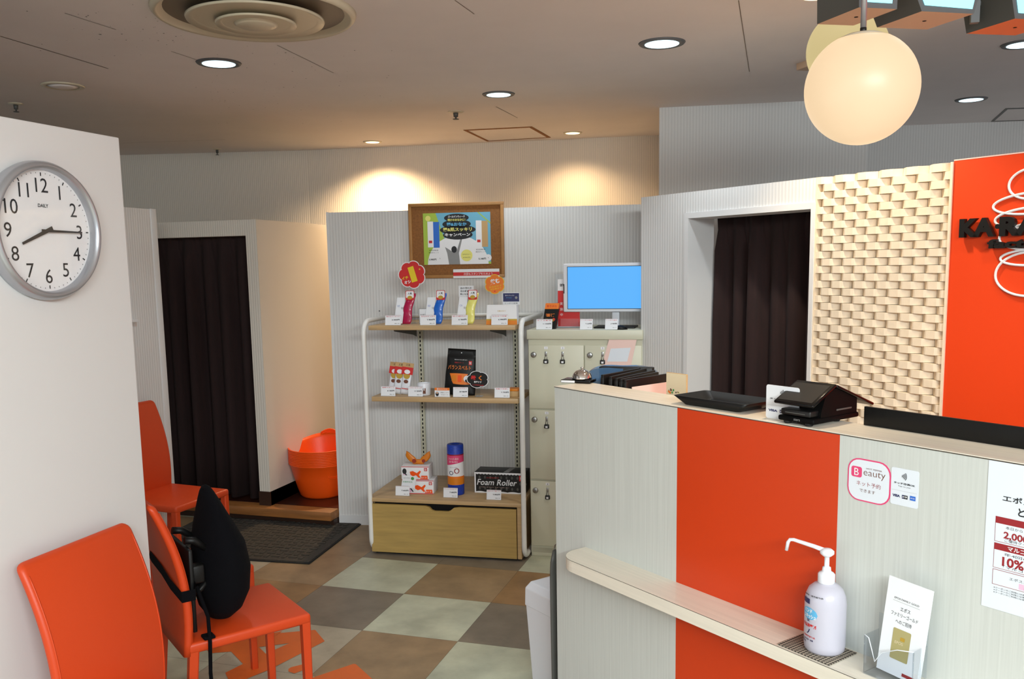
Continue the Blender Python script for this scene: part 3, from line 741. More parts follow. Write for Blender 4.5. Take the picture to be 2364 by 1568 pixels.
# orange headed note
P = onrack(1021, Lmid, .03); m = MB(); m.box(-.042, .042, 0, .0012, 0, .05, 'paper'); m.rect(-.042, .042, .036, .05, -.0004, 'orange'); m.text('腰まわりに', 0, .043, .008, -.0007, 'white_print', w=.06)
m.disc(-.028, .016, .009, -.0005, 'ink', rz=.012); m.disc(-.028, .022, .005, -.0007, 'skin_print'); m.text('骨盤をしっかり', .014, .024, .006, -.0005, 'ink', w=.045); m.text('サポート', .014, .012, .006, -.0005, 'ink', w=.04)
m.box(-.042, .042, 0, .03, 0, .0012, 'paper'); m.build('note_card', loc=P, rotz=R0, label='small card with orange header in front of the black pouch', cat='card')
# tag with green print
P = onrack(944, Lbase, .085); m = MB(T(0, 0, 0)); sx = -.1
m.prism([(-.045, 0, .0), (.035, 0, .0), (.047, .004, .066), (-.033, .004, .074)], (0, .0012, 0), 'paper'); m.text('数量限定品', -.005, .036, .009, -.0006+.002, 'green', w=.055); m.disc(.024, .056, .009, .0005, 'green'); m.text('おすすめ', -.01, .058, .006, .0012, 'ink', w=.035)
m.T = Matrix.Identity(4)
m.box(-.03, .03, .001, .03, 0, .001, 'clear'); m.build('green_tag', loc=P+np.array([0, 0, .038]), rotz=R0, label='tilted white tag with green print on the lower red-white box', cat='card')

def pouch_stand(xpx, colr, title, label, wpouch=.052, hpouch=.165, xo=-.045, second=None):
    P = onrack(xpx, Ltop, .085)
    t = thing('supplement_pouch', label, 'pouch', P, R0)
    m = MB(); m.prism([(xo-.02, .012, .005), (xo+.028, .012, .005), (xo+.038, .045, .145), (xo-.008, .045, .145)], (0, .0015, 0), 'paper')
    for j in range(2): m.text(title[j], xo+.001+.022*j+.004, .10-.012*j, .012, .026+.0, 'blue' if j == 0 else 'grey', w=.014)
    m.build('info_card', t)
    m = MB(); rings = []; N = 12
    for i in range(N+1):
        u = i/N; z = .002+hpouch*u; xc = .026*u+.004*math.sin(u*9); th = .010*math.sin(PI*min(1, max(.03, u)))**.6+.001; w = wpouch/2*(1+.04*math.sin(u*14)); yy = .02+.03*u
        rings.append([(xc+w*math.cos(a)*(1 if abs(math.cos(a)) < .9 else 1), yy+th*math.sin(a)+.002*math.sin(u*21+a*2), z) for a in [2*PI*q/14 for q in range(14)]])
    m.loft(rings, colr); m.build('pouch', t)
    m = MB(); m.T = Matrix.Translation((.024, .034, hpouch-.012)) @ Matrix.Rotation(-.12, 4, 'X')
    m.rrect(-.025, .025, -.022, .030, .006, 0, 'red', th=.001); m.rrect(-.022, .022, -.010, .027, .005, -.0005, 'white_print'); m.text('人気', 0, .014, .012, -.001, 'ink', bold=.02); m.disc(0, -.008, .014, -.0007, 'gold', rz=.010); m.build('sticker', t)
pouch_stand(934, 'magenta', ('すっきり', '酵素'), 'shiny magenta pouch with info card, leftmost on the top shelf')
pouch_stand(1005, 'blue', ('おなか', '乳酸'), 'shiny blue pouch with info card on the top shelf')
pouch_stand(1079, 'pale_yellow', ('すこやか', '青汁'), 'shiny yellow pouch with info card on the top shelf')
# grey acrylic card behind blue pouch
P = onrack(978, Ltop, .12); m = MB(); m.box(-.025, .025, 0, .002, 0, .085, 'grey'); m.rect(-.022, .022, .004, .082, -.0005, 'paper'); m.text('お試し', 0, .05, .012, -.001, 'ink'); m.box(-.025, .025, 0, .04, 0, .002, 'clear'); m.build('acrylic_sign', loc=P, rotz=R0, label='small acrylic sign behind the blue pouch', cat='sign')
# white sign above the yellow pouch, on a clear stick
P = onrack(1078, Ltop, .15); m = MB(); z1 = .20
m.box(-.042, .042, 0, .0012, .145, .205, 'paper'); m.text('目の疲れや', 0, .192, .011, -.0005, 'ink', w=.062, bold=.02); m.text('目の乾燥が', 0, .176, .011, -.0005, 'ink', w=.062, bold=.02); m.text('気になる方に', 0, .160, .010, -.0005, 'ink', w=.068, bold=.02)
m.box(-.02, .02, .0012, .0025, 0, .15, 'clear'); m.box(-.02, .02, 0, .04, 0, .002, 'clear'); m.build('shelf_sign', loc=P, rotz=R0, label='white paper sign with black text rising behind the yellow pouch', cat='sign')
# navy card
P = onrack(1181, Ltop, .16); m = MB(); m.box(-.047, .047, 0, .0012, .10, .165, 'paper'); m.rect(-.044, .044, .117, .162, -.0005, 'navy'); m.text('夜のリラックス', -.008, .15, .007, -.001, 'white_print', w=.05); m.text('タイムに', -.012, .138, .006, -.001, 'lightblue', w=.03); m.disc(.028, .138, .007, -.001, 'grey'); m.text('ぐっすり習慣', 0, .108, .007, -.0005, 'ink', w=.07)
m.box(-.02, .02, .0012, .0025, 0, .11, 'clear'); m.box(-.02, .02, 0, .04, 0, .002, 'clear'); m.build('navy_card', loc=P, rotz=R0, label='navy blue card on a clear stand right of the orange cloud sign', cat='sign')
# white-orange box
P = onrack(1158, Ltop, .06); t = thing('product_box', 'white box fading to orange at its foot, top shelf right', 'box', P, R0)
m = MB(); m.prism([(-.084, 0, 0), (.084, 0, 0), (.080, .010, .103), (-.080, .010, .103)], (0, .05, 0), 'white_matte')
m.prism([(-.0842, -.0004, 0), (.0842, -.0004, 0), (.0835, .0012, .022), (-.0835, .0012, .022)], (0, .0003, 0), 'amber'); m.prism([(-.0835, .0009, .022), (.0835, .0009, .022), (.083, .002, .030), (-.083, .002, .030)], (0, .0003, 0), 'gold')
m.text('生姜はちみつ', 0, .072, .008, .0055, 'gold', w=.045); m.build('carton', t)

def cloud(n, R_, amp, th, y, m, k, sx=1, sz=1, seed=0, ph=0):
    pts = []; N = n*14
    for i in range(N):
        a = 2*PI*i/N; b = abs(math.sin(n*a/2+ph)); r = R_*(1-amp+amp*b**.6); pts.append((r*math.cos(a)*sx, r*math.sin(a)*sz))
    m.sheet(pts, y, k, th=th)
def pop(cpx, cpy, dep, Rw, Rh, n, cols, label, name, texts, zbase):
    P = onpl(cpx, cpy, FD+FN*dep, FN); t = thing(name, label, 'sign', (P[0], P[1], zbase+.0005), R0)
    zc = P[2]-zbase; m = MB(T(0, 0, zc))
    cloud(n, Rw, .15, .0015, 0, m, cols[0], 1, Rh/Rw); cloud(n, Rw*.94, .15, .0005, -.0006, m, cols[1], 1, Rh/Rw)
    for st, cx, cz, h, k, ang, bo, w in texts: m.text(st, cx, cz, h, -.0012, k, bold=bo, ang=ang, w=w)
    m.build('board', t); s = MB(); s.box(-.012, .012, .0015, .003, 0, zc, 'clear'); s.box(-.02, .02, 0, .045, 0, .002, 'clear'); s.build('clear_stand', t)
pop(951, 634.5, .17, .080, .078, 7, ('white_print', 'red'), 'red cloud-shaped sign with a big yellow figure one', 'pop_sign', [('1', .004, .002, .085, 'yellow', .28, .05, .034), ('イチ', -.040, -.018, .018, 'yellow', .2, .03, None), ('オシ', -.026, -.040, .018, 'white_print', .2, .03, None), ('★', .045, .03, .012, 'yellow', 0, 0, None)], Ltop)
pop(1142, 656.5, .13, .056, .053, 6, ('yellow', 'orange'), 'orange cloud-shaped sign reading drink, before the cork board corner', 'pop_sign', [('飲む', .0, .012, .034, 'white_print', .12, .05, None), ('からだケア', .004, -.012, .009, 'yellow', .15, .02, .07), ('はじめよう', .006, -.024, .008, 'yellow', .15, .02, .06), ('♥', 0, -.038, .008, 'red', 0, 0, None)], Ltop)
pop(1103, 876.5, .05, .062, .047, 5, ('white_print', 'black'), 'black cloud-shaped sign reading wrap, beside the black pouch', 'pop_sign', [('巻', -.024, .008, .028, 'red', .0, .04, None), ('く', .014, .008, .028, 'orange', 0, .04, None), ('骨盤ケア', .0, -.014, .010, 'white_print', -.05, .03, .042), ('してみませんか', .002, -.030, .006, 'red', -.05, .02, .06)], Lmid)

# ---- middle shelf goods
def sachet(P, rz, label, lean):
    t = thing('sachet', label, 'packet', P, rz)
    m = MB(); m.T = Matrix.Rotation(lean, 4, 'Y') @ Matrix.Rotation(-.16, 4, 'X')
    rings = []
    for i in range(9):
        u = i/8; z = .002+.125*u; th = .007*math.sin(PI*min(.97, max(.05, u)))**.5; rings.append([(.026*math.cos(a), th*math.sin(a), z) for a in [2*PI*q/12 for q in range(12)]])
    m.loft(rings, 'white_plastic')
    m.box(-.032, .032, -.0095, -.008, .112, .152, 'red'); m.box(-.032, .032, -.0097, -.008, .152, .176, 'kraft'); m.text('人気', 0, .164, .012, -.0105, 'ink'); m.disc(0, .105, .019, -.0092, 'gold'); m.disc(0, .126, .017, -.0102, 'white_print', rz=.012); m.disc(0, .072, .013, -.0088, 'brown', rz=.010); m.rect(-.02, .02, .030, .034, -.0088, 'red'); m.build('packet', t)
for i, (x, la) in enumerate([(905, 'leftmost white sachet with red header, middle shelf'), (917, 'middle white sachet with red header, middle shelf'), (934, 'rightmost white sachet with yellow and red header, middle shelf')]):
    sachet(onrack(x, Lmid, .10+.012*(2-i)), R0, la, .13)
P = onrack(979, Lmid, .09); t = thing('ring_pot', 'small white hollow ring pot with a square opening on middle shelf', 'pot', P, R0)
m = MB(); r = .037
m.lathe([(r*.9, 0), (r*.97, .003), (r, .03), (r, .066), (r*.97, .068), (r*.86, .068), (r*.84, .06), (r*.84, .02)], 'white_plastic', n=32); m.build('body', t)
m = MB(); m.lathe([(.001, .052), (r*.84, .052)], 'brown', n=24, cap=False); m.build('filling', t)
m = MB(); m.prism([(.004, -r*.995-.0005, .012), (.020, -r*.86-.0005, .012), (.020, -r*.86-.0005, .042), (.004, -r*.995-.0005, .042)], (.0, .001, 0), 'brown'); m.build('opening', t)
# black pouch
P = onrack(1061, Lmid, .10); t = thing('belt_pouch', 'large black resealable pouch with an orange belt printed on it', 'pouch', P, R0+.08)
m = MB(); m.T = Matrix.Rotation(.06, 4, 'Y') @ Matrix.Rotation(-.10, 4, 'X')
rings = []; N = 16; PWid = .163; PH = .252
for i in range(N+1):
    u = i/N; z = .001+PH*u; w = PWid/2*(1+.05*math.sin(u*PI*1.2+1)); th = max(.0015, .034*(1-u)**.7*min(1, (u+.25)*1.4)) if u < .82 else .0018
    rings.append([(w*math.copysign(abs(math.cos(a))**.7, math.cos(a)), th*math.sin(a)+.002*math.sin(u*17+3*a), z) for a in [2*PI*q/24 for q in range(24)]])
m.loft(rings, 'black_satin')
m.T = Matrix.Rotation(.06, 4, 'Y') @ Matrix.Rotation(-.10, 4, 'X')
def fy(z): u = z/PH; return -(max(.0015, .034*(1-u)**.7*min(1, (u+.25)*1.4)) if u < .82 else .0018)-.003
def curve_panel(x0, x1, zf0, zf1, k, n=10, off=0):
    vs = []
    for i in range(n+1):
        x = x0+(x1-x0)*i/n; s = abs(2*x/PWid)
        for z in (zf0(x), zf1(x)): vs.append((x, fy(z)*(1-min(.97, s)**3)*1.0-off, z))
    m.add(vs, [(2*i, 2*i+2, 2*i+3, 2*i+1) for i in range(n)], k)
curve_panel(-.078, .074, lambda x: .060+.25*x*x*8-.06*max(0, x), lambda x: .120-.20*x*x*8*.4, 'orange')
curve_panel(-.045, -.020, lambda x: .078, lambda x: .108, 'amber', off=.001); curve_panel(-.010, .010, lambda x: .074, lambda x: .11, 'bright_orange', off=.001)
m.disc(.040, .092, .018, fy(.092)-.002, 'white_print'); m.disc(.040, .082, .010, fy(.09)-.0025, 'black', rz=.008)
m.text('バランスベルト', -.004, .152, .024, fy(.152)-.001, 'orange', w=.125, bold=.01); m.text('骨盤サポート', -.008, .178, .007, fy(.178)-.001, 'red', w=.05); m.text('毎日のからだに寄り添う', .0, .194, .006, fy(.19)-.001, 'white_print', w=.07)
m.rect(.045, .062, .168, .190, fy(.178)-.002, 'red'); m.text('整', .0535, .179, .012, fy(.178)-.003, 'white_print'); m.disc(.0, .232, .003, -.008, 'white_print', n=10)
m.build('bag', t)
# small orange box
P = onrack(1186, Lmid, .09); m = MB(); m.box(-.03, .028, -.02, .06, 0, .030, 'kraft', .001); m.box(-.03, .028, -.02, .06, .0305, .042, 'amber', .001); m.build('small_box', loc=P, rotz=R0, label='small flat orange wooden-looking box at right end of middle shelf', cat='box')
# ---- base goods
for i, (z, x, la) in enumerate([(Lbase, 975, 'lower red-and-white massager box on the drawer base'), (Lbase+.079, 965, 'upper red-and-white massager box stacked under orange massager')]):
    P = onrack(x, Lbase, .17); P[2] = z+.0005*(i+1); t = thing('massager_box', la, 'box', P, R0+.10)
    m = MB(); w2 = .078; hh = .078; m.box(-w2, w2, -.06, .06, 0, hh, 'white_matte', .001); y = -.0606
    m.rect(-w2, w2, hh-.004, hh-.0005, y, 'red'); m.rect(-w2, w2, .001, .005, y, 'red')
    m.sheet([(-.030, .048), (-.012, .052), (.010, .040), (.028, .055), (.034, .048), (.022, .030), (.030, .016), (.022, .012), (.005, .028), (-.012, .022), (-.026, .030)], y-.0002, 'bright_orange')
    m.disc(-.060, .050, .012, y-.0002, 'ink', rz=.016); m.sheet([(-.074, .010), (-.046, .012), (-.050, .036), (-.066, .040)], y-.0001, 'rose'); m.sheet([(-.054, .040), (-.036, .014), (-.042, .012), (-.058, .034)], y-.0003, 'ink')
    m.rect(.052, .070, .052, .070, y-.0002, 'red'); m.text('整', .061, .061, .012, y-.0004, 'white_print'); m.sheet([(.028, .006), (.072, .006), (.070, .026), (.036, .026)], y-.0002, 'bright_orange'); m.text('ほぐす', .05, .015, .010, y-.0004, 'white_print')
    m.T = T(); m.rect(0, 0, 0, 0, 0, 'red') if False else None
    m.build('carton', t)
P = onrack(968, Lbase, .17); P[2] = Lbase+.1585
t = thing('neck_massager', 'orange ear-shaped plastic massager on top of the stacked boxes', 'massager', P, R0+.10)
m = MB()
for sx in (-1, 1):
    rings = []
    for i in range(9):
        u = i/8; cx = sx*(.028+.030*u); wz = .010+.019*math.sin(PI*min(1, .2+u*.75))*(1 if u < .6 else 1-(u-.6)*1.9); z = .010+.060*u
        rings.append([(cx+wz*math.cos(a), .010*(1-u*.5)*math.sin(a), z+.006*math.cos(a)*sx) for a in [2*PI*q/14 for q in range(14)]])
    m.loft(rings, 'amber')
m.box(-.034, .034, -.010, .010, 0, .028, 'amber', .008); m.build('body', t)
m = MB(); m.lathe([(.001, .0), (.010, .002), (.012, .010)], 'orange_seam', c=(-.020, -.011, .022), axis='y', n=16); m.build('roller', t); m = MB(); m.lathe([(.001, .0), (.008, .002), (.010, .008)], 'orange_seam', c=(.034, -.010, .022), axis='y', n=16); m.build('roller', t)
# blue roll
P = onrack(1053.5, Lbase, .15); t = thing('foam_roll', 'upright blue foam roll with a pink and white printed sleeve', 'exercise roll', P, R0)
r = .046; hb = .284
MB().lathe([(.001, .0), (r*.96, 0), (r, .004), (r, hb-.006), (r*.95, hb), (r*.55, hb-.001), (r*.5, hb-.006), (.001, hb-.006)], 'royal', n=40).build('roll', t)
m = MB()
def sleeve(z0, z1, k, rr_=r*1.012): m.lathe([(rr_, z0), (rr_, z1)], k, n=40)
m2 = m
for z0, z1, k in ((.060, .095, 'amber'), (.095, .108, 'orange'), (.108, .178, 'white_print'), (.178, .226, 'pink'), (.226, .232, 'dark_red')):
    vs = []; n = 40
    for z in (z0, z1):
        for j in range(n): a = 2*PI*j/n; vs.append((r*1.012*math.cos(a), r*1.012*math.sin(a), z+(.010*math.cos(a) if k in ('white_print', 'pink') and (z in (.178,)) else 0)))
    m.add(vs, [(j, (j+1) % n, n+(j+1) % n, n+j) for j in range(n)], k, True)
def ontube(st, z, h, k, w, R_, a0=-PI/2, bold=.02):
    vs, fs, bb = text_geo(st, bold); tw = bb[1]-bb[0]; sx = w/tw; sz = h/max(.3, bb[3]-bb[2]); o = []
    for a, b in vs:
        an = a0+(a-(bb[0]+bb[1])/2)*sx/R_; o.append((R_*math.cos(an), R_*math.sin(an), z+(b-(bb[2]+bb[3])/2)*sz))
    m.add(o, fs, k)
ontube('フィットネス', .208, .012, 'white_print', .060, r*1.03); ontube('ロール ミニ', .192, .011, 'white_print', .05, r*1.03); ontube('ストレッチに', .160, .006, 'grey', .045, r*1.03)
ontube('●', .128, .022, 'navy', .026, r*1.03, -PI/2-.3); ontube('○', .140, .030, 'dark_red', .030, r*1.03, -PI/2+.4)
m.build('printed_sleeve', t)
# foam roller box
P = onrack(1150, Lbase, .19); t = thing('foam_roller_box', 'wide black box printed Foam Roller at right end of the drawer base', 'box', P+np.array([0, 0, 0]), R0)
m = MB(); w0, w1 = -.135, .155; hh = .118
m.box(w0, w1, 0, .14, 0, hh, 'black_satin', .001); y = -.0006
m.rect(w0, w1, 0, hh, y, 'white_print')
pts = []; n = 15
for i in range(n*4+1):
    u = i/(n*4); pts.append((w0+.008+(w1-w0-.012)*u, hh-.008-.004*abs(math.sin(u*n*PI))))
bot = [(x, .006+.004*abs(math.sin((x-w0)*50))) for x, z in reversed(pts)]
m.sheet(pts+bot, y-.0003, 'black')
for i in range(9):
    for j in range(3): m.disc(w0+.03+i*.031+(j % 2)*.015, .026+j*.032, .006, y-.0005, 'dark_grey', rz=.009, n=8)
m.text('Foam Roller', -.005, .062, .034, y-.001, 'white_print', w=.225, bold=.008, shear=.22); m.text('トリガーポイント フォームローラー', -.02, .034, .006, y-.001, 'light_pink', w=.17); m.text('からだをほぐす', -.03, .088, .008, y-.001, 'red', w=.07)
m.rect(.122, .145, .074, .104, y-.001, 'red'); m.text('整', .1335, .089, .014, y-.0014, 'white_print'); m.rect(w0+.14, w0+.15, 0, 0, y, 'black') if False else None
m.poly([(.03, .01, hh+.0012), (.06, .01, hh+.0012), (.075, .12, hh+.0012), (.045, .12, hh+.0012)], 'grey'); m.build('carton', t)

# ================================================================== CORK BOARD on the partition top
PNv = np.array([-math.sin(PROT), math.cos(PROT), 0])
def onpart(x, y, off=.02): return loc_in(onpl(x, y, PD-PNv*off, PNv), PD, PROT)
a = onpart(942, 471); b = onpart(1165, 640); bx0, bx1, bz1, bz0 = a[0], b[0], a[2], b[2]
ct = world(((bx0+bx1)/2, -.0005, 0), PD, PROT); bw = (bx1-bx0)/2; bh = bz1-bz0
t = thing('cork_board', 'wood-framed cork notice board fixed above the display rack', 'notice board', (ct[0], ct[1], bz0), PROT)
fw_ = .018
m = MB(); m.box(-bw, bw, -.026, 0, 0, fw_, 'cork_frame', .002); m.box(-bw, bw, -.026, 0, bh-fw_, bh, 'cork_frame', .002); m.box(-bw, -bw+fw_, -.026, 0, fw_, bh-fw_, 'cork_frame', .002); m.box(bw-fw_, bw, -.026, 0, fw_, bh-fw_, 'cork_frame', .002); m.build('frame', t)
m = MB(); m.box(-bw+fw_, bw-fw_, -.012, -.001, fw_, bh-fw_, 'cork'); m.build('cork_panel', t)
# campaign poster pinned on it
O = np.array([ct[0], ct[1], bz0])
a = loc_in(onpl(976, 493, PD-PNv*.014, PNv), O, PROT); b = loc_in(onpl(1134, 609, PD-PNv*.014, PNv), O, PROT)
px0, px1, pz1, pz0 = a[0], b[0], a[2], b[2]; pw = px1-px0; ph_ = pz1-pz0
cw_ = world(((px0+px1)/2, -.0135, pz0), O, PROT)
m = MB(); hx = pw/2; y = -.0008
m.box(-hx, hx, -.0006, .0004, 0, ph_, 'sky_print')
m.sheet([(-hx, 0), (-hx*.1, 0), (-hx*.35, ph_*.45), (-hx*.62, ph_), (-hx, ph_)], y, 'lime'); m.sheet([(hx*.55, 0), (hx, 0), (hx, .012), (hx*.7, .018)], y-.0001, 'lime')
m.disc(-hx*.85, ph_*.9, .016, y-.0002, 'pale_yellow'); m.sheet([(hx*.62, ph_), (hx*.66, ph_), (hx, ph_*.80), (hx, ph_*.77)], y-.0001, 'lime')
cpts = [(hx*.02+ph_*.62*math.cos(PI*i/20)*.98, max(0, ph_*.0+ph_*.56*math.sin(PI*i/20))) for i in range(21)]; m.sheet(cpts, y-.0003, 'white_print')
m.sheet([(-hx*.25, 0), (hx*.08, 0), (hx*.05, ph_*.22), (hx*.16, ph_*.50), (hx*.12, ph_*.52), (-hx*.02, ph_*.25), (-hx*.12, ph_*.24), (-hx*.36, ph_*.34), (-hx*.30, ph_*.22)], y-.0005, 'grey'); m.disc(-hx*.09, ph_*.29, ph_*.055, y-.0007, 'ink', rz=ph_*.065)
for cx, cz, r_, rz_ in ((0, .90, .40, .08), (.0, .78, .46, .09), (.03, .67, .58, .09), (.03, .57, .48, .09)): m.disc(cx*hx, cz*ph_, r_*hx*.92, y-.0006, 'ink', rz=rz_*ph_)
for st, cx, cz, h, k, w in (('ゴールデンウィーク', 0, .925, .045, 'white_print', .50), ('明けのおなかに！', 0, .86, .05, 'pale_yellow', .52), ('腸&おなか', 0, .775, .07, 'lightblue', .60), ('腸&肌スッキリ', .02, .675, .075, 'pale_yellow', .86), ('キャンペーン', .02, .575, .07, 'white_print', .76)): m.text(st, cx*hx, cz*ph_, h*ph_, y-.0009, k, bold=.03, w=w*hx)
for sx, k1, k2 in ((-1, 'white_print', 'blue'), (1, 'white_print', 'kraft')):
    m.rect(sx*hx*.72-hx*.15, sx*hx*.72+hx*.02, ph_*.34, ph_*.84, y-.0004, k1); m.rect(sx*hx*.72+hx*.02, sx*hx*.72+hx*.20, ph_*.33, ph_*.83, y-.0004, k2)
    m.rect(sx*hx*.72-hx*.12, sx*hx*.72-hx*.02, ph_*.42, ph_*.47, y-.0006, 'red'); m.text('初回限定', sx*hx*.70, ph_*.28, .008, y-.0006, 'ink', w=hx*.28); m.text('腸活セット', sx*hx*.70, ph_*.235, .007, y-.0006, 'ink', w=hx*.30)
    m.text('3,980円' if sx < 0 else '5,180円', sx*hx*.74, ph_*.10, .012, y-.0006, 'ink', w=hx*.22, bold=.03); m.disc(sx*hx*.72+hx*.2, ph_*.12, ph_*.065, y-.0005, 'white_print'); m.text('%', sx*hx*.72+hx*.2, ph_*.12, .006, y-.0007, 'ink')
m.disc(hx*.28, ph_*.17, ph_*.115, y-.0006, 'pale_yellow'); m.text('5/7(火)～', hx*.28, ph_*.19, .008, y-.0009, 'ink', w=hx*.24); m.text('6/30(日)', hx*.28, ph_*.13, .007, y-.0009, 'ink', w=hx*.22)
m.build('campaign_poster', loc=cw_, rotz=PROT, label='blue and green Japanese campaign poster pinned to the cork board', cat='poster')
# strip label on the board's lower edge
a = loc_in(onpl(1046, 622, PD-PNv*.03, PNv), O, PROT); b = loc_in(onpl(1153, 641, PD-PNv*.03, PNv), O, PROT)
cw_ = world(((a[0]+b[0])/2, -.0285, b[2]), O, PROT); hx = (b[0]-a[0])/2; hz = a[2]-b[2]
m = MB(); m.box(-hx, hx, -.0006, .0008, 0, hz, 'white_print'); m.rect(-hx, hx, hz*.26, hz*.66, -.0010, 'red'); m.text('次回もスタンプをためよう', hx*.08, hz*.46, hz*.26, -.0014, 'white_print', w=hx*1.25)
m.build('strip_label', loc=cw_, rotz=PROT, label='white strip with red band of text on the cork board lower right edge', cat='label')
# dark screw stud on partition
P = onpl(876, 718, PD-PNv*.0, PNv); m = MB(); m.lathe([(.004, 0), (.003, .004), (.001, .005)], 'dark_grey', axis='y', n=10); m.build('wall_screw', loc=P, rotz=PROT, label='small dark screw in the partition left of the rack', cat='screw')

# ================================================================== LOCKERS
LO = np.array([-1.300, 4.505, 0]); LR = math.radians(3.0); LW = .605; LH = 1.245
t = thing('locker_unit', 'cream steel locker cabinet with numbered doors between the rack and doorway', 'lockers', LO, LR)
m = MB(); m.box(0, LW, .012, .40, .02, LH-.05, 'locker'); m.box(.02, LW-.02, .03, .38, 0, .02, 'locker_gap'); m.box(.0, LW, .012, .05, .0, .05, 'locker', .002); m.build('body', t)
m = MB(); m.box(-.006, LW+.004, -.006, .41, LH-.05, LH, 'locker', .004); m.build('top', t)
zr = [(.062, .425), (.435, .815), (.823, 1.165)]
num = 1
for c in range(2):
    for r_, (z0, z1) in enumerate(reversed(zr)):
        xa = .003+c*.302; xb = xa+.297
        d = MB(); d.box(xa, xb, 0, .014, z0, z1, 'locker', .002); d = d.build('door', t)
        k = MB(); k.lathe([(.0155, 0), (.015, .008), (.011, .010), (.001, .010)], 'steel', c=(xa+.028, 0, z1-.052), axis='y', n=20); k.rect(xa+.027, xa+.029, z1-.058, z1-.046, -.0105, 'void'); k.build('cam_lock', d)
        for hx_ in ((.095, .185) if (c == 0 and r_ == 0) else ((.095,))):
            k = MB(); x = xa+hx_; k.rect(x-.010, x+.010, z1-.022, z1-.008, -.0006, 'white_print'); k.text(str(num), x, z1-.015, .008, -.0009, 'ink'); k.box(x-.006, x+.006, -.004, 0, z1-.058, z1-.034, 'steel', .001)
            k.tube([(x-.006, -.006, z1-.076), (x-.006, -.006, z1-.062), (x, -.006, z1-.056), (x+.006, -.006, z1-.062), (x+.006, -.006, z1-.076)], .0015, 'steel', n=6)
            k.box(x-.013, x+.013, -.012, -.001, z1-.098, z1-.076, 'black', .003); k.box(x-.006, x+.006, -.0125, -.0115, z1-.094, z1-.084, 'white_print'); k.build('padlock', d); num += 1
a = loc_in(onpl(1408, 783, LO-np.array([-math.sin(LR), math.cos(LR), 0])*.002, np.array([-math.sin(LR), math.cos(LR), 0])), LO, LR)
b_ = lambda x, y: (lambda q: (q[0], -.003, q[2]))(loc_in(onpl(x, y, LO-np.array([-math.sin(LR), math.cos(LR), 0])*.003, np.array([-math.sin(LR), math.cos(LR), 0])), LO, LR))
m = MB(); m.prism([b_(1388, 850), b_(1455, 852), b_(1471, 779), b_(1406, 783)], (0, .001, 0), 'light_pink'); m.prism([tuple(np.array(b_(1402, 835))-[0, .0006, 0]), tuple(np.array(b_(1448, 835))-[0, .0006, 0]), tuple(np.array(b_(1456, 803))-[0, .0006, 0]), tuple(np.array(b_(1410, 805))-[0, .0006, 0])], (0, .0004, 0), 'paper_cool')
m.build('door_notice', loc=LO, rotz=LR, label='pale pink notice taped aslant on the upper right locker door', cat='notice')
def onlock(x, dep, z=LH):
    n = np.array([-math.sin(LR), math.cos(LR), 0]); lo, hi = 300, 1500
    for _ in range(40):
        m_ = (lo+hi)/2
        if onpl(x, m_, LO+n*dep, n)[2] > z: lo = m_
        else: hi = m_
    P = onpl(x, lo, LO+n*dep, n); P[2] = z+.0006; return P
price_card(onlock(1256, .02), LR, .086, .055, 'むくみ撃退', '1,100円', 'price card in front of the black-orange carton on the lockers', lean=.012)
price_card(onlock(1353, .02), LR, .066, .055, 'レンタル用品', '2,640円', 'tilted price card under the monitor, left one', lean=.02)
price_card(onlock(1411, .02), LR, .066, .055, 'レンタル用品', '4,280円', 'tilted price card under the monitor, right one', lean=.02)
P = onlock(1270, .07); t = thing('product_box', 'small black and orange carton standing at left end of locker top', 'box', P, LR)
m = MB(); m.prism([(-.045, 0, 0), (.028, 0, 0), (.040, .03, .105), (-.034, .03, .105)], (0, .035, 0), 'black_satin')
m.prism([(-.034, .0285, .105), (.040, .0285, .105), (.044, .034, .135), (-.030, .034, .135)], (0, .03, 0), 'orange'); m.text('巻きポカ', .004, .12, .012, .0295, 'red', w=.055); m.text('温活', -.002, .07, .022, .0185, 'orange', bold=.03, w=.05); m.text('腹巻', -.004, .045, .018, .011, 'gold', bold=.03, w=.05); m.disc(.018, .05, .008, .0115, 'red'); m.build('carton', t)
# monitor
n_ = np.array([-math.sin(LR), math.cos(LR), 0])
P = onlock(1398, .14); t = thing('monitor', 'white-framed monitor on the lockers showing a plain blue screen', 'monitor', P, LR-.02)
def onmon(x, y): return loc_in(onpl(x, y, P, n_), P, LR-.02)
a = onmon(1299, 609); b = onmon(1482, 720); mx0, mz1, mz0 = a[0], a[2], b[2]; mx1 = mx0+.45
m = MB(); m.box(mx0, mx1, 0, .03, mz0, mz1, 'white_plastic', .006); m.box(mx0+.01, mx1-.01, .03, .05, mz0+.02, mz1-.02, 'white_plastic', .008)
m.box(mx0+.002, mx0+.007, -.001, .001, mz0+.10, mz0+.15, 'black'); m.build('casing', t)
a = onmon(1310, 617); b = onmon(1478, 712); m = MB(); m.box(a[0]-.003, mx1-.022, -.0008, .0, b[2]-.003, a[2]+.003, 'black'); m.rect(a[0], mx1-.025, b[2], a[2], -.0012, 'screen_blue'); m.build('screen', t)
m = MB(); m.box(.03, .07, .03, .05, .005, mz0+.05, 'white_plastic', .004); m.build('stand_neck', t)
m = MB(); m.box(-.06, .16, -.03, .12, 0, .008, 'black_satin', .003); m.build('stand_foot', t)
P = onlock(1432, .045); m = MB(); m.lathe([(.001, .022), (.012, .020), (.024, .012), (.03, .0)], 'black_satin', n=20); 
for i, v in enumerate(m.v): m.v[i] = (v[0]*1.3, v[1]*.9, v[2])
m.build('computer_mouse', loc=P, rotz=LR, label='black mouse on the locker top beside the monitor foot', cat='mouse')
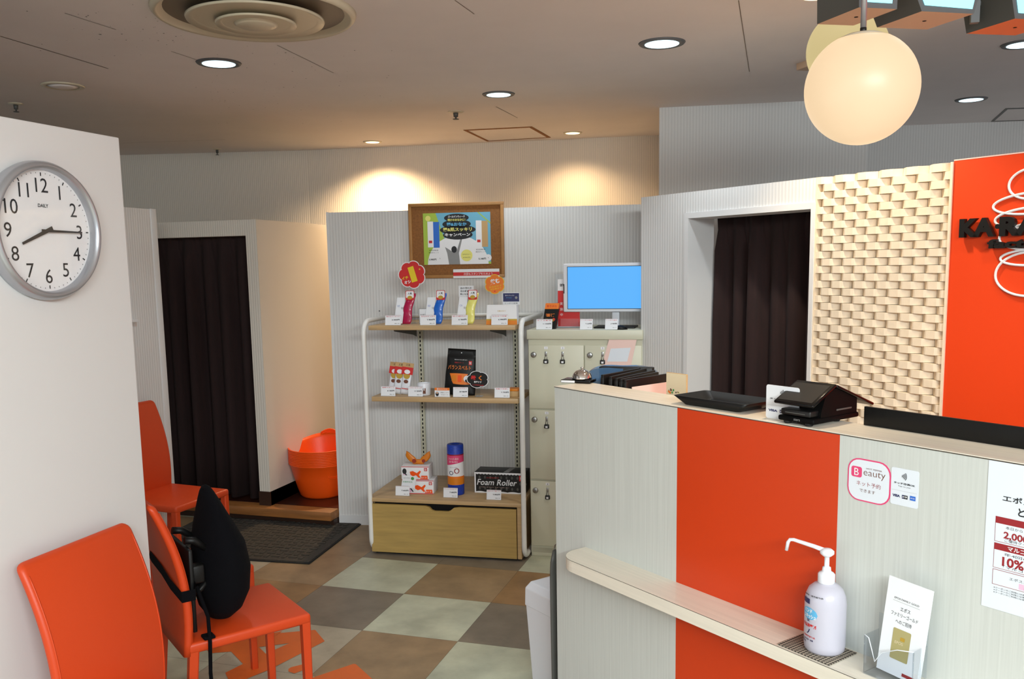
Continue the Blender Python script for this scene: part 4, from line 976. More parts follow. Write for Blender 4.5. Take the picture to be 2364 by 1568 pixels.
# acrylic leaflet holder behind monitor
P = onlock(1301, .17); t = thing('leaflet_holder', 'clear acrylic holder with a red-and-white leaflet left of the monitor', 'leaflet holder', P, LR)
m = MB(); m.box(-.045, .09, .004, .006, 0, .29, 'clear'); m.box(-.045, .09, -.03, -.028, 0, .05, 'clear'); m.box(-.045, .09, -.03, .006, 0, .003, 'clear'); m.build('holder', t)
m = MB(); m.box(-.03, .09, .001, .003, .004, .262, 'white_print'); m.rect(-.03, .09, .006, .20, .0005, 'dark_red'); m.rect(-.03, .09, .006, .20, .0004, 'red'); m.text('体験', -.004, .23, .018, .0004, 'ink', w=.03, bold=.03); m.text('実', -.010, .13, .016, .0, 'white_print'); m.text('施', -.010, .10, .016, .0, 'white_print'); m.text('中', -.010, .07, .016, .0, 'white_print'); m.build('leaflet', t)
# poster sheet taped to the partition behind the rack (left of the monitor)
# ================================================================== COUNTER (origin left end, local -y faces the room)
TH = .1375; CH = 1.2; S1, S2, SE = .5448, 1.051, 2.6
t = counter = thing('reception_counter', 'grey-white wood-grain reception counter with one orange panel and a ledge', 'counter', CL, CROT)
m = MB(); m.box(0, S1, 0, TH, 0, CH-.003, 'laminate'); m.build('front_panel', t)
m = MB(); m.box(S1, S2, 0, TH, 0, CH-.003, 'laminate_orange'); m.build('orange_panel', t)['label'] = 'flat orange panel'
m = MB(); m.box(S2, SE, 0, TH, 0, CH-.003, 'laminate'); m.build('front_panel', t)
m = MB(); m.box(-.001, SE, -.0008, TH, CH-.003, CH, 'laminate_top'); m.box(-.001, SE, -.0012, -.0004, CH-.004, CH-.002, 'dark_line'); m.build('counter_top', t)
m = MB(); LD = .118; LZ = .70; pts = []
for i in range(13):
    a = PI/2*(1+i/12) if False else PI+PI/2*i/12
    pts.append((.075+.0+.055*math.cos(a), -LD+.055+.055*math.sin(a)))
pts = [(.15, 0)]+[(.15+.075*(1-math.cos(PI/2*i/10)), -LD+.075*(1-math.sin(PI/2*i/10))) for i in range(11)]+[(SE, -LD), (SE, 0)]
m.prism([(x, y, LZ) for x, y in reversed(pts)], (0, 0, -.036), 'laminate_top', 'laminate_top'); m.prism([(x, y, LZ+.0004) for x, y in pts], (0, 0, -.0016), 'laminate_top', 'dark_line') ; m.build('ledge', t)
m = MB(); m.box(.02, SE, TH, TH+.5, .70, .73, 'laminate_top'); m.box(.02, SE, TH, TH+.30, .99, 1.01, 'laminate_top'); m.build('desk', t)
m = MB(); m.box(0.0, .02, TH, TH+.5, 0, 1.0, 'laminate'); m.build('end_panel', t)
def onC(x, y, off=.0): return loc_in(onpl(x, y, CL+CN*off, CN), CL, CROT)
def ctop(x, y, z=CH): return loc_in(onz(x, y, z), CL, CROT)
# bell
q = ctop(1336, 886); P = world((q[0], .062, CH+.0005), CL, CROT); P[2] = CH+.0005
P = onz(1335, 883, CH); P[2] = CH+.0005
t = thing('service_bell', 'chrome service bell on a black base at left end of the counter', 'bell', P, CROT+.55)
m = MB(); m.box(-.052, .052, -.030, .034, 0, .011, 'black_gloss', .003); m.prism([(-.049, -.0305, .002), (-.002, -.0305, .002), (-.002, -.0305, .009), (-.049, -.0305, .009)], (0, -.001, 0), 'white_print'); m.build('base', t)
r = .033; m = MB(); m.lathe([(r*1.03, .013), (r, .016), (r*.97, .022), (r*.85, .031), (r*.62, .038), (r*.3, .042), (.001, .043)], 'chrome', c=(.012, .004, 0)); m.build('dome', t)
m = MB(); m.lathe([(.004, .041), (.0035, .046), (.0055, .047), (.005, .050), (.001, .051)], 'chrome', c=(.012, .004, 0), n=14); m.lathe([(.006, .010), (.006, .018)], 'black', c=(.012, .004, 0), n=12); m.build('plunger', t)
# blue clear plastic case and black folders behind the top (on inner shelf z=1.01)
IZ = 1.0105
def inner(x, dep, z=IZ):
    P = None; lo, hi = 400, 1500; O_ = CL-CN*dep
    for _ in range(40):
        m_ = (lo+hi)/2
        if onpl(x, m_, O_, CN)[2] > z: lo = m_
        else: hi = m_
    P = onpl(x, lo, O_, CN); P[2] = z; return P
def ztop(x, y, dep): return onpl(x, y, CL-CN*dep, CN)[2]
def onI(x, y, dep): return onpl(x, y, CL-CN*dep, CN)
zt = ztop(1440, 833, .46); A_ = onz(1357, 856, zt-.025); B_ = onz(1518, 858, zt-.025); hl_ = np.linalg.norm((B_-A_)[:2])/2; rz_t = math.atan2(B_[1]-A_[1], B_[0]-A_[0])
t = thing('card_tray', 'translucent blue domed plastic tray behind the black folders', 'tray', ((A_[0]+B_[0])/2, (A_[1]+B_[1])/2, .7306), rz_t)
m = MB(); n = 28; rings = []; hz = zt-.7306
for u in [i/8 for i in range(9)]:
    y0 = -.05+.10*u; e_ = 1-.10*(2*u-1)**2
    rings.append([(x_, y0, z_) for x_, z_ in [(hl_*math.cos(PI*j/n), hz-.055+.055*e_*(math.sin(PI*j/n)**.55)*(1-.10*math.exp(-(math.cos(PI*j/n)/.35)**2))) for j in range(n+1)]])
vs = [p for r_ in rings for p in r_]; k_ = n+1
m.add(vs, [(i*k_+j, i*k_+j+1, (i+1)*k_+j+1, (i+1)*k_+j) for i in range(8) for j in range(n)], 'blue_clear', True)
for rg in (rings[0], rings[-1]): m.add(rg, [tuple(range(len(rg)))], 'blue_clear')
m.build('dome', t)
m = MB(); m.box(-hl_, hl_, -.05, .05, 0, hz-.055, 'blue_clear'); m.build('body', t)
m = MB(); m.box(-hl_*.5, hl_*.62, -.042, .04, .002, hz-.022, 'black'); m.build('card_stack', t)
A_ = onI(1383, 847, .30); B_ = onz(1506, 850, A_[2]); L_ = np.linalg.norm((B_-A_)[:2]); hgt = A_[2]-IZ
m = MB(); m.box(0, L_, 0, .035, 0, hgt, 'black', .002); m.box(.004, L_-.004, .004, .031, hgt-.0005, hgt+.0008, 'black_satin'); m.build('black_case', loc=(A_[0], A_[1], IZ), rotz=math.atan2(B_[1]-A_[1], B_[0]-A_[0]), label='black case between the blue tray and the row of folders', cat='case')
# folders standing on the inner shelf
for i, (lp, rp, la) in enumerate([((1393, 866), (1479, 850), 'rearmost'), ((1412, 870), (1493, 851), 'second from the rear of the'), ((1425, 874), (1513, 855), 'middle one of the'), ((1436, 876), (1521, 859), 'second from the front of the'), ((1445, 878), (1542, 863), 'foremost')]):
    A_ = onI(lp[0], lp[1], .155); B_ = onz(rp[0], rp[1], A_[2]); L_ = np.linalg.norm((B_-A_)[:2]); hgt = A_[2]-IZ
    m = MB(); m.box(0, L_, 0, .010, 0, hgt, 'black_satin', .0012); m.box(-.001, .010, -.001, .011, hgt*.3, hgt*.96, 'black', .001); m.box(L_-.05, L_-.02, -.0015, 0, hgt*.35, hgt*.8, 'black', .0005); m.lathe([(.002, 0), (.001, .001)], 'steel', c=(L_*.62, -.0005, hgt*.55), axis='y', n=8)
    m.build('clipboard_folder', loc=(A_[0], A_[1], IZ), rotz=math.atan2(B_[1]-A_[1], B_[0]-A_[0]), label=la+' black folder'+(' row' if la in ('rearmost', 'foremost') else 's')+' behind the counter top', cat='folder')
A_ = onI(1460, 894, .145); B_ = onz(1551, 881, A_[2]); L_ = np.linalg.norm((B_-A_)[:2]); hgt = A_[2]-IZ
m = MB(); m.prism([(0, 0, 0), (L_*.93, 0, 0), (L_, 0, hgt), (0, 0, hgt)], (0, .003, 0), 'light_pink'); m.box(L_*.55, L_*.8, -.0005, 0, hgt*.6, hgt*.62, 'rose'); m.build('pink_clipboard', loc=(A_[0], A_[1], IZ), rotz=math.atan2(B_[1]-A_[1], B_[0]-A_[0]), label='pale pink board standing behind the counter top, in front of the folders', cat='clipboard')
A_ = onI(1545, 866, .20); B_ = onI(1585, 859, .20); zt = (A_[2]+B_[2])/2; O_ = np.array([A_[0], A_[1], IZ]); wv = np.linalg.norm((B_-A_)[:2])
m = MB(); m.box(-.012, wv, 0, .006, 0, zt-IZ, 'kraft', .001); m.rect(-.0115, wv-.001, .0, zt-IZ-.001, -.0006, 'cream')
zb2 = ztop(1560, 908, .20)-IZ
for i in range(14): m.disc(wv*.2+random.uniform(-.02, .028), zb2+random.uniform(-.004, .012), random.uniform(.0015, .004), -.0009-.0001*i, random.choice(['green', 'lime', 'brown', 'orange', 'ink']), n=8)
m.build('brochure_case', loc=O_, rotz=CROT, label='beige brochure case with a small tree print behind the counter top', cat='brochure')
# cash tray: bottom on the counter top
P = onz(1672, 938, CH); P[2] = CH+.0005
t = thing('cash_tray', 'shallow black plastic cash tray on the counter', 'tray', P, CROT+.04)
m = MB(); a_, b_2, c_, d_ = .105, .068, .125, .088; hh = .024; tv = .003
def rr4(hx_, hy_, z, r_=.012):
    o = []
    for cx, cy, a0 in ((hx_-r_, -hy_+r_, -90), (hx_-r_, hy_-r_, 0), (-hx_+r_, hy_-r_, 90), (-hx_+r_, -hy_+r_, 180)):
        for i in range(5): a = math.radians(a0+22.5*i); o.append((cx+r_*math.cos(a), cy+r_*math.sin(a), z))
    return o
m.loft([rr4(a_*.8, b_2*.75, 0), rr4(a_*.9, b_2*.85, .001), rr4(c_, d_*.8, hh), rr4(c_-.004, d_*.8-.004, hh+.001), rr4(a_*.88, b_2*.83, .005)], 'black_satin'); m.build('tray', t)
m = MB(); m.box(-a_*.75, a_*.75, -b_2*.7, b_2*.7, .0045, .0065, 'black_gloss', .001); m.build('liner', t)
# payment card sign behind POS
P = onz(1793, 966, CH); P[2] = CH+.0005
O_ = CL-CN*.035; A_ = onpl(1768, 962, O_, CN); P = A_.copy(); P[2] = CH+.0005; hgt = onpl(1772, 888, O_, CN)[2]-CH; wd_ = wpx(52, P)/abs(CE@RX)
t = thing('card_sign', 'white contactless payment sign standing behind the payment terminal', 'sign', P, CROT)
m = MB(); m.rrect(0, wd_, 0, hgt, .006, 0, 'paper', th=.0015)
def paysign(m, x0, w, z0, h, y, alt=False):
    cx = x0+w/2
    for i in range(4):
        r_ = .17*h*(.28+i*.22); pts = []; 
        for s in (1, -1):
            rng = range(9) if s == 1 else range(8, -1, -1)
            for j in rng: a = math.radians(-36+9*j); rr_ = r_+s*.0085*h; pts.append((cx-.11*h+rr_*math.cos(a), z0+h*.80+rr_*math.sin(a)))
        n_p = len(pts)//2
        m.add([(p[0], y-.0006, p[1]) for p in pts], [(j, j+1, 2*n_p-2-j, 2*n_p-1-j) for j in range(n_p-1)], 'ink')
    m.text('タッチ決済OK', cx, z0+h*.60, h*.055, y-.0006, 'ink', w=w*.78, bold=.03); m.text('Tap to pay', cx, z0+h*.52, h*.035, y-.0006, 'ink', w=w*.46)
    m.rect(x0+w*.04, x0+w*.96, z0+h*.40, z0+h*.403, y-.0006, 'grey')
    m.text('VISA', x0+w*.22, z0+h*.25, h*.07, y-.0006, 'navy', w=w*.28, bold=.05)
    for j, kk in enumerate(('blue', 'red', 'green')): m.rect(x0+w*(.43+j*.07), x0+w*(.495+j*.07), z0+h*.20, z0+h*.30, y-.0006, 'ink' if kk == 'red' else ('navy' if j == 0 else 'ink'))
    m.text('JCB', x0+w*.53, z0+h*.25, h*.045, y-.0010, 'white_print', w=w*.18, bold=.03)
    m.rect(x0+w*.72, x0+w*.92, z0+h*.20, z0+h*.32, y-.0006, 'blue'); m.text('AM EX', x0+w*.82, z0+h*.26, h*.035, y-.001, 'white_print', w=w*.15)
paysign(m, 0, wd_, 0, hgt, 0); m.box(0.005, wd_-.005, .002, .04, 0, .0015, 'clear'); m.build('card', t)
# POS terminal: built from its own frame; front faces the room
P = onz(1797, 975, CH); P[2] = CH+.0005
t = thing('payment_terminal', 'black card payment terminal with tilted customer and staff screens', 'payment terminal', P, CROT)
WT = .100
m = MB(); m.box(-.001, WT+.001, -.002, .178, .006, .019, 'terminal_black', .004)
m.prism([(.004, .030, .019), (.004, .172, .019), (.004, .172, .055), (.004, .100, .084), (.004, .074, .084), (.004, .045, .066), (.004, .030, .030)], (WT-.006, 0, 0), 'terminal_black'); m.box(WT-.004, WT-.001, .09, .15, .03, .034, 'dark_grey', .0005); m.build('body', t)
for x, y in ((.02, .01), (WT-.02, .01), (.02, .115), (WT-.02, .115)):
    m = MB(); m.lathe([(.008, 0), (.010, .003), (.010, .008)], 'rubber_black', c=(x, y, 0), n=14); m.build('foot', t)
m = MB(); m.T = Matrix.Translation((-.006, -.012, .050)) @ Matrix.Rotation(math.radians(26), 4, 'X'); m.box(0, .112, 0, .100, -.004, .004, 'black_gloss', .003); m.box(.006, .103, .010, .088, .0041, .0045, 'black'); m.build('customer_screen', t)
m = MB(); m.T = Matrix.Translation((-.006, .080, .094)) @ Matrix.Rotation(math.radians(-21), 4, 'X'); m.box(0, .112, 0, .165, -.006, .001, 'black_gloss', .003); m.build('staff_screen', t)
m = MB(); m.box(.006, WT-.010, .0, .055, .021, .036, 'black', .003); m.box(.02, WT-.024, -.0015, .001, .027, .029, 'dark_grey'); m.text('stera', WT*.55, .013, .005, -.003, 'grey'); m.build('card_slot', t)
# long black panel along the rear edge of the top
A_ = onC(1996, 940, -TH+.01); B_ = onC(2364, 985, -TH+.01)
za = (A_[2]+B_[2])/2
m = MB(); m.box(A_[0], SE, TH-.012, TH-.004, CH+.0005, za, 'black_satin', .001); m.build('low_screen', loc=CL, rotz=CROT, label='long low black screen along the rear edge of the counter top', cat='screen panel')
# sanitizer, mat, leaflet holder on the ledge
def ledge(x, y): q = onz(x, y, LZ); return q
P0 = [ledge(*p) for p in [(1808, 1478), (1908, 1458), (2000, 1512), (1912, 1538)]]
c = sum(P0)/4; P = world((loc_in(c, CL, CROT)[0]-.005, -.060, LZ+.0008), CL, CROT)
m = MB(); m.box(-.072, .068, -.052, .052, 0, .0025, 'net_mat', .0008); m.build('drip_mat', loc=(P[0], P[1], LZ+.0008), rotz=CROT, label='grey woven non-slip mat under the sanitizer bottle', cat='mat')
B = ledge(1906, 1497); lb = loc_in(B, CL, CROT); Bp = world((lb[0]+.006, -.053, 0), CL, CROT); Bp[2] = LZ+.0035
t = thing('sanitizer_bottle', 'clear hand sanitizer pump bottle with blue Japanese label on the ledge', 'bottle', Bp, CROT)
r = .0455
def sl(prof): return prof
m = MB(); m.lathe([(.001, .002), (r*.86, 0), (r*.97, .006), (r, .018), (r, .112), (r*.96, .130), (r*.82, .146), (r*.58, .156), (r*.40, .160), (r*.38, .166)], 'bottle', n=40); m.build('body', t)
m = MB(); m.lathe([(.001, .004), (r*.92, .006), (r*.965, .018), (r*.965, .062), (.001, .0625)], 'liquid', n=32); m.build('liquid', t)
m = MB(); m.lathe([(r*.40, .160), (r*.41, .162), (r*.41, .180), (r*.36, .183), (r*.22, .187), (r*.20, .196), (r*.12, .198), (r*.12, .220), (r*.2, .222), (r*.34, .228), (r*.34, .234), (r*.2, .239), (.001, .240)], 'white_plastic', n=28)
m.tube([(0, 0, .233), (-.03, -.006, .238), (-.074, -.022, .246), (-.082, -.025, .245), (-.086, -.027, .238), (-.089, -.028, .218)], [.0055, .005, .0042, .0042, .0042, .0038], 'white_plastic', n=10); m.build('pump', t)
m = MB(); a0 = -PI/2-.27; RR = r*1.008
def lt(st, z, h, k, w, a=a0, bold=.02, R_=RR): ontube(st, z, h, k, w, R_, a, bold)
lt('業務用・医薬部外品', .137, .004, 'ink', .052, a0+.2)
def patch(z0, z1, aw, k, a=a0, R_=RR, rnd_=False):
    vs = []; n = 14
    for i in range(n+1):
        u = -1+2*i/n; an = a+u*aw; hh_ = math.sqrt(max(0, 1-u*u)) if rnd_ else 1; zc = (z0+z1)/2; hz_ = (z1-z0)/2*hh_
        vs += [(R_*math.cos(an), R_*math.sin(an), zc-hz_), (R_*math.cos(an), R_*math.sin(an), zc+hz_)]
    m.add(vs, [(2*i, 2*i+2, 2*i+3, 2*i+1) for i in range(n)], k, True)
patch(.116, .128, .30, 'navy', a0-.25, RR); patch(.080, .108, .52, 'lightblue', a0, RR, True)
lt('ハンド', .1005, .010, 'white_print', .026, a0-.05, .04, RR*1.004); lt('スキッシュ', .088, .010, 'white_print', .036, a0+.05, .04, RR*1.004)
lt('EX', .078, .006, 'navy', .008, a0, .04, RR*1.004); lt('手指消毒剤', .066, .009, 'red', .042, a0, .04); lt('ﾉ', .052, .012, 'navy', .010); lt('指定医薬部外品', .040, .004, 'red', .038); lt('手・指の洗浄・消毒', .032, .004, 'navy', .038, a0-.1); lt('800mL', .026, .005, 'navy', .018, a0-.35)
m.build('label_print', t)
# leaflet holder
q = ledge(2062, 1560); lb = loc_in(q, CL, CROT); Hp = world((lb[0]+.012, -.058, 0), CL, CROT); Hp[2] = LZ+.001
t = thing('leaflet_stand', 'clear acrylic leaflet stand on the ledge at right of the sanitizer', 'leaflet stand', Hp, CROT)
hw = .056; m = MB(); th = .002
m.box(-hw, hw, .026, .028, 0, .125, 'clear'); m.box(-hw, hw, -.026, .028, 0, .002, 'clear'); m.box(-hw, -hw+th, -.026, .026, .002, .088, 'clear'); m.box(hw-th, hw, -.026, .026, .002, .088, 'clear')
pts = [(-hw, .002), (hw, .002), (hw, .088), (hw-.03, .082)]+[(hw-.055, .055), (-hw+.05, .022), (-hw+.035, .028), (-hw+.025, .06), (-hw+.012, .082), (-hw, .088)]
m.sheet([(-hw, .002), (hw, .002), (hw, .088), (.02, .080), (-.015, .062), (-.030, .036), (-.038, .060), (-.046, .084), (-hw, .088)], -.026, 'clear', th=.002)
for a_2, b_3 in (((-hw, -.026, .002), (-hw, -.026, .088)), ((hw, -.026, .002), (hw, -.026, .088))): m.tube([a_2, b_3], .0012, 'clear', n=6)
m.tube([(hw, -.026, .088), (.02, -.026, .080), (-.015, -.026, .062), (-.030, -.026, .036), (-.038, -.026, .060), (-.046, -.026, .084), (-hw, -.026, .088)], .0011, 'paper_cool', n=6); m.build('stand', t)
m = MB(); m.T = Matrix.Translation((.004, .0, .008)) @ Matrix.Rotation(.07, 4, 'Y') @ Matrix.Rotation(-.06, 4, 'X'); 
for i in range(5): m.box(-.046+.0006*i, .046+.0006*i, .002*i, .0018+.002*i, 0, .210-.0008*i, 'paper')
y = -.0006
m.text('EPOS FAMILY GOLD', -.0,   .168, .004, y, 'ink', w=.055); m.rect(-.030, .030, .1615, .162, y, 'grey'); m.text('エポス', 0, .148, .009, y, 'ink', w=.022); m.text('ファミリーゴールド', 0, .134, .009, y, 'ink', w=.060); m.text('へのご招待', 0, .119, .009, y, 'ink', w=.036)
m.rrect(-.020, .020, .036, .104, .003, y, 'card_gold'); m.text('EPOS', -.004, .074, .006, y-.0004, 'cream', w=.018); m.rrect(-.002, .008, .080, .088, .001, y-.0004, 'gold'); m.rect(.012, .044, .006, .013, y, 'dark_red'); m.build('leaflets', t)
# stickers & notice on the counter front
def flat_on_counter(name, label, cat, tl, br, draw, x_adj=0):
    a = onC(*tl); b = onC(*br); w_, h_ = b[0]-a[0], None
    return a, b
a = onC(1959, 1056); b = onC(2055, 1168); x0_, x1_ = a[0], b[0]
zt, zb_ = onC(2007, 1062)[2], onC(2007, 1161)[2]
w_ = x1_-x0_; h_ = zt-zb_; P = world((x0_, -.0006, zb_), CL, CROT); P[2] = zb_
m = MB(); m.rrect(0, w_, 0, h_, w_*.27, -.0004, 'pink', th=.0008); m.rrect(w_*.03, w_*.97, h_*.03, h_*.97, w_*.245, -.0008, 'paper_cool')
m.rrect(w_*.09, w_*.34, h_*.55, h_*.80, w_*.05, -.0012, 'pink'); m.text('B', w_*.215, h_*.675, h_*.17, -.0016, 'white_print'); m.text('HOT PEPPER', w_*.62, h_*.79, h_*.035, -.0012, 'brown', w=w_*.36); m.text('eauty', w_*.63, h_*.66, h_*.17, -.0012, 'brown', w=w_*.50, bold=-.01)
m.text('ネット予約', w_*.50, h_*.42, h_*.11, -.0012, 'dark_red', w=w_*.56, bold=-.005); m.text('できます', w_*.48, h_*.26, h_*.075, -.0012, 'brown', w=w_*.36)
m.build('booking_sticker', loc=P, rotz=CROT, label='white square sticker with rounded pink outline on the counter front', cat='sticker')
a = onC(2058, 1078); b = onC(2119, 1172); zt, zb_ = onC(2088, 1083)[2], onC(2088, 1169)[2]; w_ = b[0]-a[0]-.001; h_ = zt-zb_; P = world((a[0]+.001, -.0006, 0), CL, CROT); P[2] = zb_
m = MB(); m.rrect(0, w_, 0, h_, .004, -.0004, 'paper_cool', th=.0008); paysign(m, 0, w_, 0, h_, -.0006); m.build('payment_sticker', loc=P, rotz=CROT, label='white card-payment sticker beside the pink-outlined sticker', cat='sticker')
# A4 notice
a = onC(2284, 1062); b = onC(2269, 1394); zt = a[2]; zb_ = onC(2269, 1394)[2]; h_ = .297; zb_ = zt-h_; w_ = .21; P = world((a[0], -.0006, 0), CL, CROT); P[2] = zb_
m = MB(); m.box(0, w_, -.0006, .0003, 0, h_, 'paper_cool'); y = -.0010; RD_ = 'dark_red'
m.disc(w_*.5, h_*.855, .016, y, 'gold'); m.text('翌日の', w_*.5, h_*.868, .006, y-.0003, 'ink', w=.022, bold=.03); m.text('乗せます', w_*.5, h_*.845, .006, y-.0003, 'ink', w=.022, bold=.03)
m.text('エポスカードなら', w_*.50, h_*.765, .0125, y, 'ink', w=.150, bold=.02); m.text('とってもおトク', w_*.56, h_*.69, .017, y, 'ink', w=.115, bold=.03)
for z1_, z0_, ttl, l1, big, l3 in ((.635, .465, '入会特典', '本日からご利用になれる', '2,000円分', 'ご優待クーポンプレゼント'), (.455, .285, 'マルコとマルオの7日間', '年4回のご優待', '10%OFF', '「マルコとマルオの」')):
    m.rect(w_*.09, w_*.91, h_*z0_, h_*z1_, y, RD_); m.rect(w_*.094, w_*.906, h_*(z0_+.003), h_*(z1_-.045), y-.0002, 'paper_cool')
    m.text(ttl, w_*.5, h_*(z1_-.022), .009, y-.0004, 'white_print', w=.06 if len(ttl) < 6 else .12, bold=.02); m.text(l1, w_*.40, h_*(z1_-.065), .006, y-.0004, 'ink', w=.09); m.text(big, w_*.38, h_*(z0_+.055), .019, y-.0004, RD_, w=.088, bold=.03); m.text(l3, w_*.42, h_*(z0_+.020), .006, y-.0004, 'ink', w=.10)
m.rect(w_*.09, w_*.91, h_*.17, h_*.275, y, RD_); m.rect(w_*.094, w_*.906, h_*.173, h_*.272, y-.0002, 'paper_cool'); m.text('エポスカード提示で優待', w_*.47, h_*.235, .006, y-.0004, 'ink', w=.095); m.rect(w_*.33, w_*.75, h_*.18, h_*.218, y-.0003, 'rose'); m.text('レストラン', w_*.52, h_*.20, .008, y-.0005, 'dark_red', w=.06)
for j in range(3): m.text('※クーポンのご利用には条件がございます。詳しくは係員まで', w_*.44, h_*(.150-.016*j), .0035, y, 'ink', w=.14)
m.build('card_notice', loc=P, rotz=CROT, label='white paper notice with dark red boxes taped on the counter front', cat='notice')
# bin and hanging shoehorn at the end of counter
def Cpx(x, y, off): return loc_in(onpl(x, y, CL+CN*off, CN), CL, CROT)
a = Cpx(1211, 1397, -.10); zl = a[2]; xa = a[0]
zt = Cpx(1214, 1345, -.10)[2]
t = thing('waste_bin', 'white plastic waste bin with swing lid beside the counter end', 'bin', world((xa, .10, 0), CL, CROT), CROT)
BWd = -xa-.012
m = MB(); rg = lambda z, ins: [(ins, ins*.5, z), (BWd, ins*.5, z), (BWd, .30-ins*.5, z), (ins, .30-ins*.5, z)]
m.loft([rg(0, .03), rg(zl+.004, .006)], 'white_plastic', smooth=False); m.build('body', t)
m = MB(); hl = zt-zl
m.loft([[(0, 0, zl), (BWd, 0, zl), (BWd, .30, zl), (0, .30, zl)], [(0.001, .002, zl+hl*.75), (BWd, .002, zl+hl*.75), (BWd, .298, zl+hl*.75), (0.001, .298, zl+hl*.75)], [(.012, .02, zl+hl), (BWd, .02, zl+hl), (BWd, .28, zl+hl), (.012, .28, zl+hl)], [(.05, .10, zl+hl+.012), (BWd, .10, zl+hl+.012), (BWd, .2, zl+hl+.012), (.05, .2, zl+hl+.012)]], 'white_plastic', smooth=False); o = m.build('lid', t, bevel=.004)
a = Cpx(1268, 1290, -.03); zt = Cpx(1275, 1268, -.03)[2]; xs = a[0]
t = thing('shoehorn', 'long dark grey shoehorn hanging by a hook at the end of counter', 'shoehorn', world((-.034, .020, 0), CL, CROT), CROT)
m = MB(); rings = []
for i in range(17):
    u = i/16; z = zt-.62*u; w = .026*(min(1, u*9+.25))**.5*(1-.25*max(0, u-.3)); th = .004
    rings.append([(-.010+.008*math.cos(a_)-.004*u*0, .012+w*math.sin(a_), z) for a_ in [2*PI*j/14 for j in range(14)]])
m.loft(rings, 'dark_grey'); m.build('blade', t)
m = MB(); m.tube([(.033, .012, zt+.018), (-.004, .012, zt+.024), (-.014, .012, zt+.016), (-.017, .012, zt+.004)]+[(-.012, .012, zt-.006)], .0025, 'steel', n=8); m.build('hook', t)

# ================================================================== LOGO on the orange wall
def onP(x, y): q = loc_in(onpl(x, y, PA+PN*.012, PN), PA, PROTZ); return q[0], q[2]
a = onP(2217, 548); b = onP(2364, 545)
t = thing('logo_sign', 'black raised shop lettering and white looped line figure on orange wall', 'sign', PA, PROTZ)
xk, zk = onP(2217, 549); zk1 = onP(2217, 506)[1]; hK = zk1-zk; 
def letters(st, x0, z0, h, y0, y1, w, bold, name, k='black'):
    vs, fs, bb = text_geo(st, bold); sx = w/(bb[1]-bb[0]); sz = h/(bb[3]-bb[2]); m = MB()
    P2 = [((a_-bb[0])*sx+x0, (b_4-bb[2])*sz+z0) for a_, b_4 in vs]
    m.add([(x, y0, z) for x, z in P2], fs, k); m.add([(x, y1, z) for x, z in P2], [tuple(reversed(f)) for f in fs], k)
    from collections import Counter
    cn_ = Counter(); 
    for f in fs:
        for i in range(len(f)): cn_[frozenset((f[i], f[(i+1) % len(f)]))] += 1
    sv = []; sf = []
    for f in fs:
        for i in range(len(f)):
            p, q_ = f[i], f[(i+1) % len(f)]
            if cn_[frozenset((p, q_))] == 1:
                n = len(sv); sv += [(P2[p][0], y0, P2[p][1]), (P2[q_][0], y0, P2[q_][1]), (P2[q_][0], y1, P2[q_][1]), (P2[p][0], y1, P2[p][1])]; sf.append((n, n+3, n+2, n+1))
    m.add(sv, sf, k); return m.build(name, t)
xd = onP(2296, 530)[0]; wK = (onP(2300, 530)[0]-xk)
letters('KA', xk, zk, hK, -.022, -.006, wK*.99, .055, 'raised_letters')
xr = onP(2310, 530)[0]; letters('RADA', xr, zk, hK, -.022, -.006, wK*2.25, .055, 'raised_letters')
m = MB(); cx_, cz_ = onP(2305, 523); m.sheet([(cx_+.008*math.cos(i*PI/6), cz_+.008*math.sin(i*PI/6)) for i in range(12)], -.02, 'black', th=.014); m.build('raised_dot', t)
xf, zf = onP(2281, 580); hf = onP(2281, 553)[1]-zf; letters('factory', xf, zf, hf*1.0, -.020, -.006, wK*1.95, .05, 'raised_letters')
m = MB()
def ell(cpx, cpy, rxm, rzm, tilt=0, n=48):
    cx, cz = onP(cpx, cpy); return [(cx+rxm*math.cos(2*PI*i/n)*math.cos(tilt)-rzm*math.sin(2*PI*i/n)*math.sin(tilt), -.004, cz+rxm*math.cos(2*PI*i/n)*math.sin(tilt)+rzm*math.sin(2*PI*i/n)*math.cos(tilt)) for i in range(n)]
sc_ = (onP(2364, 500)[0]-onP(2264, 500)[0])/100; zc_ = (onP(2300, 500)[1]-onP(2300, 600)[1])/100
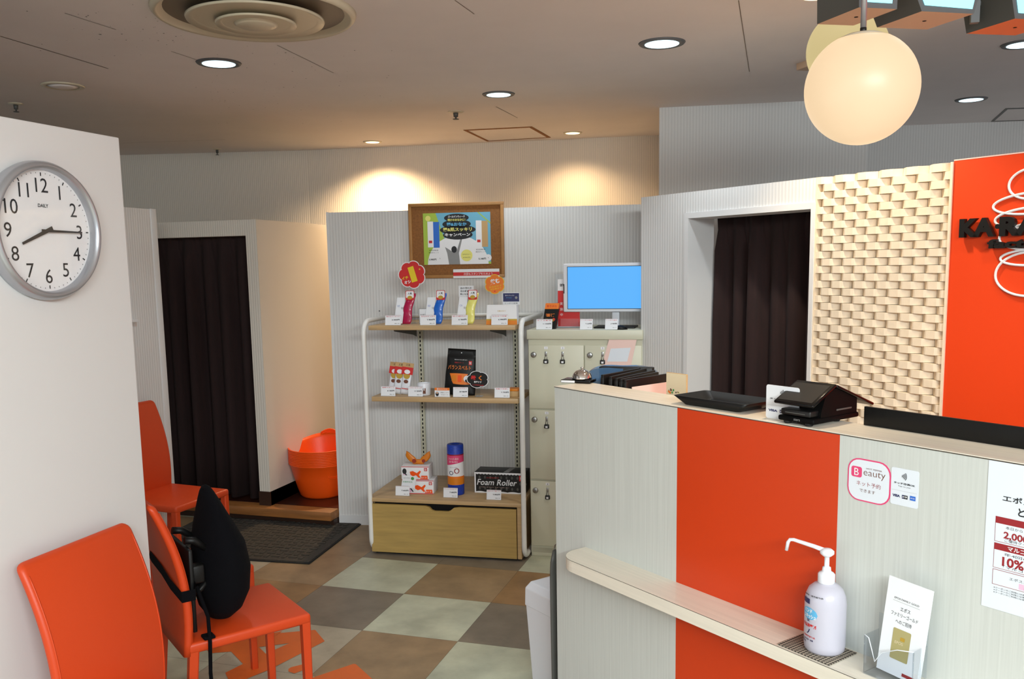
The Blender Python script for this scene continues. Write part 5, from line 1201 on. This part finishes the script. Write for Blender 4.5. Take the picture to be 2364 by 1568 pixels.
for cx, cy, rx_, rz_ in ((2378, 423, 50, 34), (2384, 468, 92, 24), (2380, 502, 84, 23), (2386, 545, 80, 30), (2378, 594, 70, 18), (2372, 633, 76, 50)):
    m.tube(ell(cx, cy, rx_*sc_, rz_*zc_, .04), .0042, 'white_print', n=8, closed=True)
m.build('looped_figure', t)
# bottom of scene: warm wall-washer lights above the tile panel and orange wall (ceiling lamps of the shop)
for s_, e_ in ((1.38, 50), (2.35, 19)):
    P = PA+PE*s_+PN*.36
    t = thing('spotlight', 'warm ceiling spotlight above the %s' % ('tile panel' if s_ < 2 else 'orange wall'), 'ceiling light', (P[0], P[1], CEIL))
    MB().lathe([(.05, 0), (.055, -.006), (.04, -.006), (.038, -.003), (.001, -.003)], 'lamp_warm', n=24).build('lamp_lens', t)
    tg = PA+PE*(s_-.03)+np.array([0, 0, 1.35])
    light('SPOT', 'wall_washer_beam', (P[0], P[1], CEIL-.03), e_, (1, .84, .63), tuple(tg), spot_size=math.radians(95), spot_blend=.7, shadow_soft_size=.03)
P = CL+CE*.75-CN*.35
light('SPOT', 'counter_beam', (P[0], P[1], CEIL-.04), 44, (1, .80, .56), (P[0], P[1], 0), spot_size=math.radians(100), spot_blend=.6, shadow_soft_size=.04)

# ------------------------------------------------------------------ groups of repeated things
GR = {'orange_chair': 'orange leather chairs', 'price_card': 'white price cards', 'downlight': 'recessed ceiling downlights', 'sprinkler': 'ceiling sprinklers', 'supplement_pouch': 'supplement pouches on the top shelf',
      'sachet': 'white sachets on the middle shelf', 'clipboard_folder': 'black folders behind the counter top', 'hanging_lightbox': 'hanging lightboxes', 'globe_pendant': 'globe pendants', 'pop_sign': 'cloud-shaped shelf signs',
      'curtain': 'dark brown doorway curtains', 'massager_box': 'red-and-white massager boxes', 'ceiling_hatch': 'ceiling hatches', 'floor_sticker': 'orange floor stickers', 'spotlight': 'warm ceiling spotlights'}
for o in list(SC.objects):
    if o.parent is None and o.get('label'):
        g = GR.get(o.name.split('.')[0])
        if g and not o.get('group'): o['group'] = g
